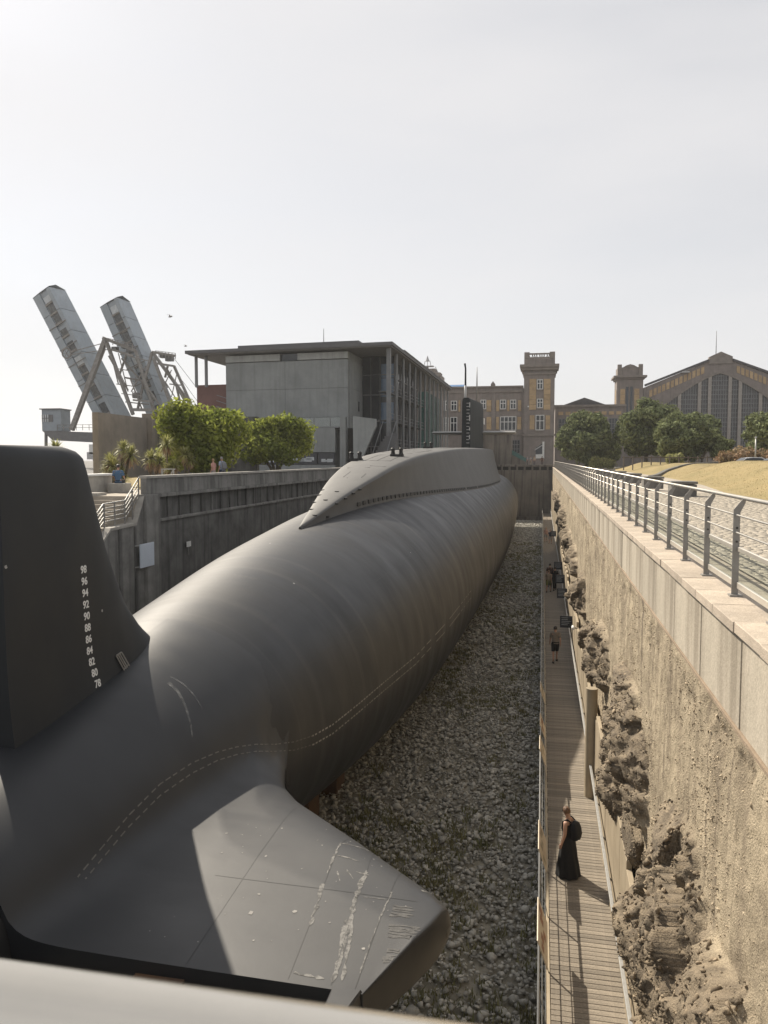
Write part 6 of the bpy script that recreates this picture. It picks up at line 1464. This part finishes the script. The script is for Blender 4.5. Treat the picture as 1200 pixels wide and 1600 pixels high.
    def mk(mb, nm, mt, sm_=True): mb.v = [tuple(Vector(p) * k) for p in mb.v]; return link(mb.build(nm, mt, None, smooth=sm_))
    hc = Vector(J['hd2']) * .5 + Vector(J['hd3']) * .5; up = (Vector(J['hd3']) - Vector(J['hd1'])).normalized(); fwd = Vector((0, 1, 0)); fwd = (fwd - up * up.y).normalized()
    def H(x, y, z): return tuple(hc + Vector((1, 0, 0)) * x + fwd * y + up * z)
    # hair cap, nose, ears, eyes, mouth
    hb_ = MB(); rows = []
    for i in range(9):
        ph = (i / 8) * 2.05; row = []
        for j in range(20):
            th = 2 * math.pi * j / 20; yv_ = math.sin(ph) * math.sin(th); lim = 1.0 if math.sin(th) < .35 else max(.42, 1 - .62 * math.sin(th)); ph2 = ph * lim
            w = 1 + .06 * math.sin(5 * th + 3 * ph) + random.uniform(-.03, .03)
            row.append(H(.090 * math.sin(ph2) * math.cos(th) * w, (.102 * math.sin(ph2) * math.sin(th) - .006) * w, .108 * math.cos(ph2) * w - .012))
        rows.append(row)
    hb_.loft(rows); mk(hb_, 'hair', HAIRM[hair])
    fb_ = MB(); fb_.loft([[H(.010, .078, .0), H(-.010, .078, .0), H(0, .084, .002)], [H(.016, .083, -.035), H(-.016, .083, -.035), H(0, .108, -.032)], [H(.008, .08, -.042), H(-.008, .08, -.042), H(0, .088, -.042)]], cap0=True, cap1=True)
    for s in (-1, 1): fb_.loft([[H(s * (.082 + .008 * f), -.005 + .018 * math.cos(a) * f, -.02 + .03 * math.sin(a) * f) for a in np.linspace(0, 6.283, 9)[:-1]] for f in (.8, 1, .5)], cap1=True)
    mk(fb_, 'nose_and_ears', MATS[skin])
    eb = MB()
    for s in (-1, 1): eb.loft([[H(s * .031 + .013 * f * math.cos(a), .0795 + (1 - f) * .006, .004 + .006 * f * math.sin(a)) for a in np.linspace(0, 6.283, 9)[:-1]] for f in (1, .5)], cap1=True)
    if glasses:
        for s in (-1, 1): eb.loft([[H(s * .032 + .028 * f * math.cos(a), .088, .002 + .02 * f * math.sin(a)) for a in np.linspace(0, 6.283, 11)[:-1]] for f in (1, .2)], cap1=True); eb.bar(H(s * .06, .085, .008), H(s * .086, .0, .008), .006)
        eb.bar(H(-.01, .09, .006), H(.01, .09, .006), .006)
    mk(eb, 'sunglasses' if glasses else 'eyes', 'black_metal')
    mb_ = MB().loft([[H(.024 * f * math.cos(a), .079 + (1 - f) * .006, -.062 + .008 * f * math.sin(a)) for a in np.linspace(0, 6.283, 11)[:-1]] for f in (1, .4)], cap1=True); mk(mb_, 'mouth', 'lips')
    def ell(x, y, z, a, b_, n=18, wob=0): return [(x + (a + wob * math.sin(q * 6)) * math.cos(q), y + (b_ + wob * math.sin(q * 6)) * math.sin(q), z) for q in np.linspace(0, 2 * math.pi, n + 1)[:-1]]
    def torso(c, z0, hipw=.175):
        mb = MB(); o_y = J['che'][1]
        mb.loft([ell(0, 0, z0 + dz, hipw, .125), ell(0, .005, 1.05 + dz, .158, .115), ell(0, o_y * .7, 1.18 + dz, .162, .118), ell(0, o_y, 1.30 + dz, .182, .122), ell(0, o_y * .6, 1.40 + dz, .17, .098), ell(0, 0, 1.455 + dz, .10, .075), ell(0, 0, 1.47 + dz, .068, .062)])
        if sleeves:
            for nm in 'LR':
                a = Vector(J['sh' + nm]); b_ = Vector(J['el' + nm]); mb.tube([a * .8 + Vector((0, 0, a.z * .2 + .004)), a + Vector((0, 0, .006)), a * .45 + b_ * .55, a * .25 + b_ * .75], [.075, .072, .068, .07], 12, cap=False)
        return mk(mb, 'shirt', c)
    if dress:
        mb = MB(); n = 40
        def fold(z, a, b_, w): return [(0 + (a + w * math.sin(q * 9 + z * 3) + w * .5 * math.sin(q * 5 + 1)) * math.cos(q), (b_ + w * math.sin(q * 9 + z * 3)) * math.sin(q), z) for q in np.linspace(0, 2 * math.pi, n + 1)[:-1]]
        mb.loft([fold(.03, .29, .30, .024), fold(.3, .265, .26, .02), fold(.6, .235, .21, .014), fold(.88, .205, .165, .006), fold(1.02, .168, .128, .002), fold(1.16, .164, .122, 0), fold(1.30, .178, .122, 0), fold(1.37, .150, .10, 0)])
        for s in (-1, 1): mb.tube([(s * .09, .10, 1.34), (s * .105, .02, 1.455), (s * .09, -.09, 1.35)], .018, 6)
        mk(mb, 'dress', dress)
    else:
        if top: torso(top, .90)
        if bottom:
            mb = MB(); mb.loft([ell(0, 0, .86 + dz, .168, .122), ell(0, 0, .97 + dz, .168, .12), ell(0, .003, 1.04 + dz, .152, .11)])
            for nm in 'LR':
                a = Vector(J['hi' + nm]) + Vector((0, 0, .02)); b_ = Vector(J['kn' + nm]); c = Vector(J['an' + nm])
                if kind == 'shorts': mb.tube([a, a * .5 + b_ * .5, a * .08 + b_ * .92], [.102, .094, .088], 12, cap=False)
                elif kind == 'skirt': pass
                else: mb.tube([a, a * .5 + b_ * .5, b_, b_ * .5 + c * .5, c + Vector((0, 0, .01))], [.102, .09, .072, .066, .062], 12, cap=False)
            if kind == 'skirt': mb.loft([ell(0, 0, .45, .24, .2, 24, .01), ell(0, 0, .7, .21, .17, 24, .006), ell(0, 0, .95, .17, .125)])
            mk(mb, {'shorts': 'shorts', 'skirt': 'skirt'}.get(kind, 'trousers'), bottom)
    mb = MB()
    for nm in 'LR':
        a = Vector(J['an' + nm]); b_ = Vector(J['to' + nm]); d = (b_ - a); d.z = 0; d.normalize(); sx = Vector((d.y, -d.x, 0)); z0 = max(0, min(a.z - .09, b_.z - .035))
        rg = []
        for f, w, zz_ in ((-.06, .028, .06), (0, .042, .085), (.09, .047, .065), (.16, .042, .045), (.20, .02, .03)):
            c = a + d * f; rg.append([tuple(Vector((c.x, c.y, z0 + .004)) + sx * w), tuple(Vector((c.x, c.y, z0 + zz_ * .8)) + sx * w), tuple(Vector((c.x, c.y, z0 + zz_))), tuple(Vector((c.x, c.y, z0 + zz_ * .8)) - sx * w), tuple(Vector((c.x, c.y, z0 + .004)) - sx * w)])
        mb.loft(rg, cap0=True, cap1=True)
    mk(mb, 'shoes', 'shoe')
    if backpack:
        mb = MB(); rg = []
        for z, w, d in ((.98, .11, .09), (1.0, .15, .14), (1.12, .165, .17), (1.26, .16, .15), (1.38, .13, .11), (1.43, .07, .05)):
            rg.append([(w * math.copysign(abs(math.cos(q)) ** .6, math.cos(q)), -.13 - d * .5 + d * .62 * math.copysign(abs(math.sin(q)) ** .6, math.sin(q)), z) for q in np.linspace(0, 6.283, 21)[:-1]])
        mb.loft(rg, cap0=True, cap1=True)
        mb.loft([[(.10 * math.cos(q) * f, -.30 - (.04 * (1.2 - f)) , 1.10 + .09 * math.sin(q) * f) for q in np.linspace(0, 6.283, 15)[:-1]] for f in (1.05, 1, .8)], cap1=True)
        for s in (-1, 1): mb.tube([(s * .10, -.12, 1.41), (s * .115, -.02, 1.47), (s * .115, .10, 1.38), (s * .13, .11, 1.22), (s * .155, .0, 1.06), (s * .12, -.12, 1.04)], .02, 7)
        o = mk(mb, 'backpack', backpack, 40)
    if bag:
        mb = MB().box(.24, .34, -.05, .22, .62, .86); mb.tube([(.29, -.02, .85), (.26, .05, .93), (.29, .2, .85)], .012, 6); mk(mb, 'bag', bag, False)
    t.rotation_euler = (0, 0, rz); return t
black = cloth('black', (.012, .012, .013)); 
person('woman with short brown hair, long black dress and black backpack on the sunlit boards', (.72, 18.9, ZD), R_(62), 1.68, 'brown', dress=black, backpack=black, sleeves=False, headdown=.045, lvl=2, glasses=True)
person('person in grey shirt and black shorts walking away alone on the shaded boards', (.72, 39.3, ZD), R_(4), 1.78, 'black', cloth('greybrown', (.20, .17, .14)), cloth('black2', (.016, .016, .018)), 'shorts', 'walk')
G = 'walkers on the boardwalk'
person('walker in pale top and olive shorts, left of the group by the navy signs', (.55, 60.2, ZD), R_(-12), 1.66, 'brown', cloth('sand', (.30, .24, .18)), cloth('olive', (.16, .16, .05)), 'shorts', 'walk', group=G)
person('walker all in black at the right of the group by the navy signs', (1.02, 61.2, ZD), R_(8), 1.78, 'black', black, black, 'trousers', 'walk', group=G)
person('walker in dark brown top behind the other two of the group by the signs', (.66, 62.6, ZD), R_(0), 1.84, 'black', cloth('darkbrown', (.06, .035, .03)), black, 'trousers', 'stand', group=G)
person('far walker in light pink top and shorts at left of the distant couple', (.5, 97, ZD), R_(175), 1.74, 'blond', cloth('pink', (.48, .30, .25)), cloth('grey', (.3, .29, .28)), 'shorts', 'walk', group=G)
person('far walker in dark clothes at right of the distant couple behind a sign', (1.0, 95, ZD), R_(170), 1.66, 'black', cloth('navy', (.03, .04, .07)), cloth('grey', (.3, .29, .28)), 'shorts', 'walk', group=G)
person('person in blue shirt sitting on the grey cube seat, back turned', (-19.75, 34.5, -1.6), R_(12), 1.78, 'black', cloth('blue', (.07, .14, .24)), black, 'shorts', 'sit')
person('standing person in pink top, left of the couple beyond the parapet', (-19.9, 46.0, -1.6), R_(80), 1.62, 'blond', cloth('salmon', (.55, .30, .25)), cloth('grey', (.3, .29, .28)), 'trousers', 'stand', group='couple beyond the parapet')
person('standing person in pale blue shirt, right of the couple beyond the parapet', (-19.6, 46.6, -1.6), R_(70), 1.74, 'grey', cloth('paleblue', (.34, .40, .50)), cloth('navy', (.03, .04, .07)), 'trousers', 'stand', backpack=cloth('greybag', (.2, .21, .23)), group='couple beyond the parapet')
G = 'visitors on the terrace at the end of the dock'
for i, (px, rz, top, bot, hr_, lab) in enumerate(((814, 20, ('white', (.7, .7, .68)), ('navy', (.03, .04, .07)), 'black', 'visitor in white top beside the glass ramp'), (819, 170, ('bluegrey', (.2, .26, .36)), ('grey', (.3, .29, .28)), 'brown', 'visitor in blue grey top right of the glass ramp'),
                                                  (824, 90, ('paleblue', (.34, .40, .50)), ('black2', (.016, .016, .018)), 'grey', 'visitor in pale blue top in the middle of the terrace group'), (829, -60, ('white', (.7, .7, .68)), ('beige', (.45, .4, .3)), 'brown', 'visitor in white top and beige trousers left of the doorway'),
                                                  (835, 200, ('beige', (.45, .4, .3)), ('navy', (.03, .04, .07)), 'black', 'visitor in beige top standing just left of the white awning'), (847, 10, ('black', (.012, .012, .013)), ('black', (.012, .012, .013)), 'black', 'visitor in black at the right end of the terrace group'))):
    x, z = at(px, 722, 153.5)
    person(lab, (x, 153.5 + .4 * (i % 2), -1.2), R_(rz), 1.72, hr_, cloth(*top), cloth(*bot), 'trousers', 'stand', group=G, lvl=0)
# footbridge the viewer stands on: its handrail crosses the bottom of the picture
M('bridge_rail', (.80, .75, .66), (.72, .68, .60), rough=.27, scale=4, bump=.01, metal=.9)
fb = thing('footbridge', 'brushed steel footbridge handrail crossing just in front of the viewer', 'footbridge', (-7.6, .4, -1.4))
MB().tube([(-17.2, .47, -.392), (3.0, .47, -.392)], .035, 28).build('handrail', 'bridge_rail', fb, smooth=True)
for x in np.arange(-16.5, 2.6, 1.6): MB().bar((x + .95, .43, -1.4), (x + .95, .43, -.42), .012, .05).build('post', 'post_steel', fb)
for z in (-.75, -1.05): MB().tube([(-17.2, .34, z), (3, .34, z)], .012, 8).build('middle_rail', 'steel_rail', fb, smooth=True)
MB().box(-17.2, 3.0, -2.4, .30, -1.62, -1.45).build('deck', 'deck_wood', fb)

# the air: a pale, even haze over the whole place
hz = MB().box(-760, 760, -760, 760, -14, 34)
hm = bpy.data.materials.new('haze'); hm.use_nodes = True; hn = hm.node_tree
for x in list(hn.nodes): 
    if x.type != 'OUTPUT_MATERIAL': hn.nodes.remove(x)
pv = hn.nodes.new('ShaderNodeVolumePrincipled'); pv.inputs['Color'].default_value = (.93, .94, .96, 1); pv.inputs['Density'].default_value = .00026; pv.inputs['Anisotropy'].default_value = .3
hn.links.new(pv.outputs[0], hn.nodes['Material Output'].inputs['Volume'])
hz.build('haze', hm, kind='stuff')
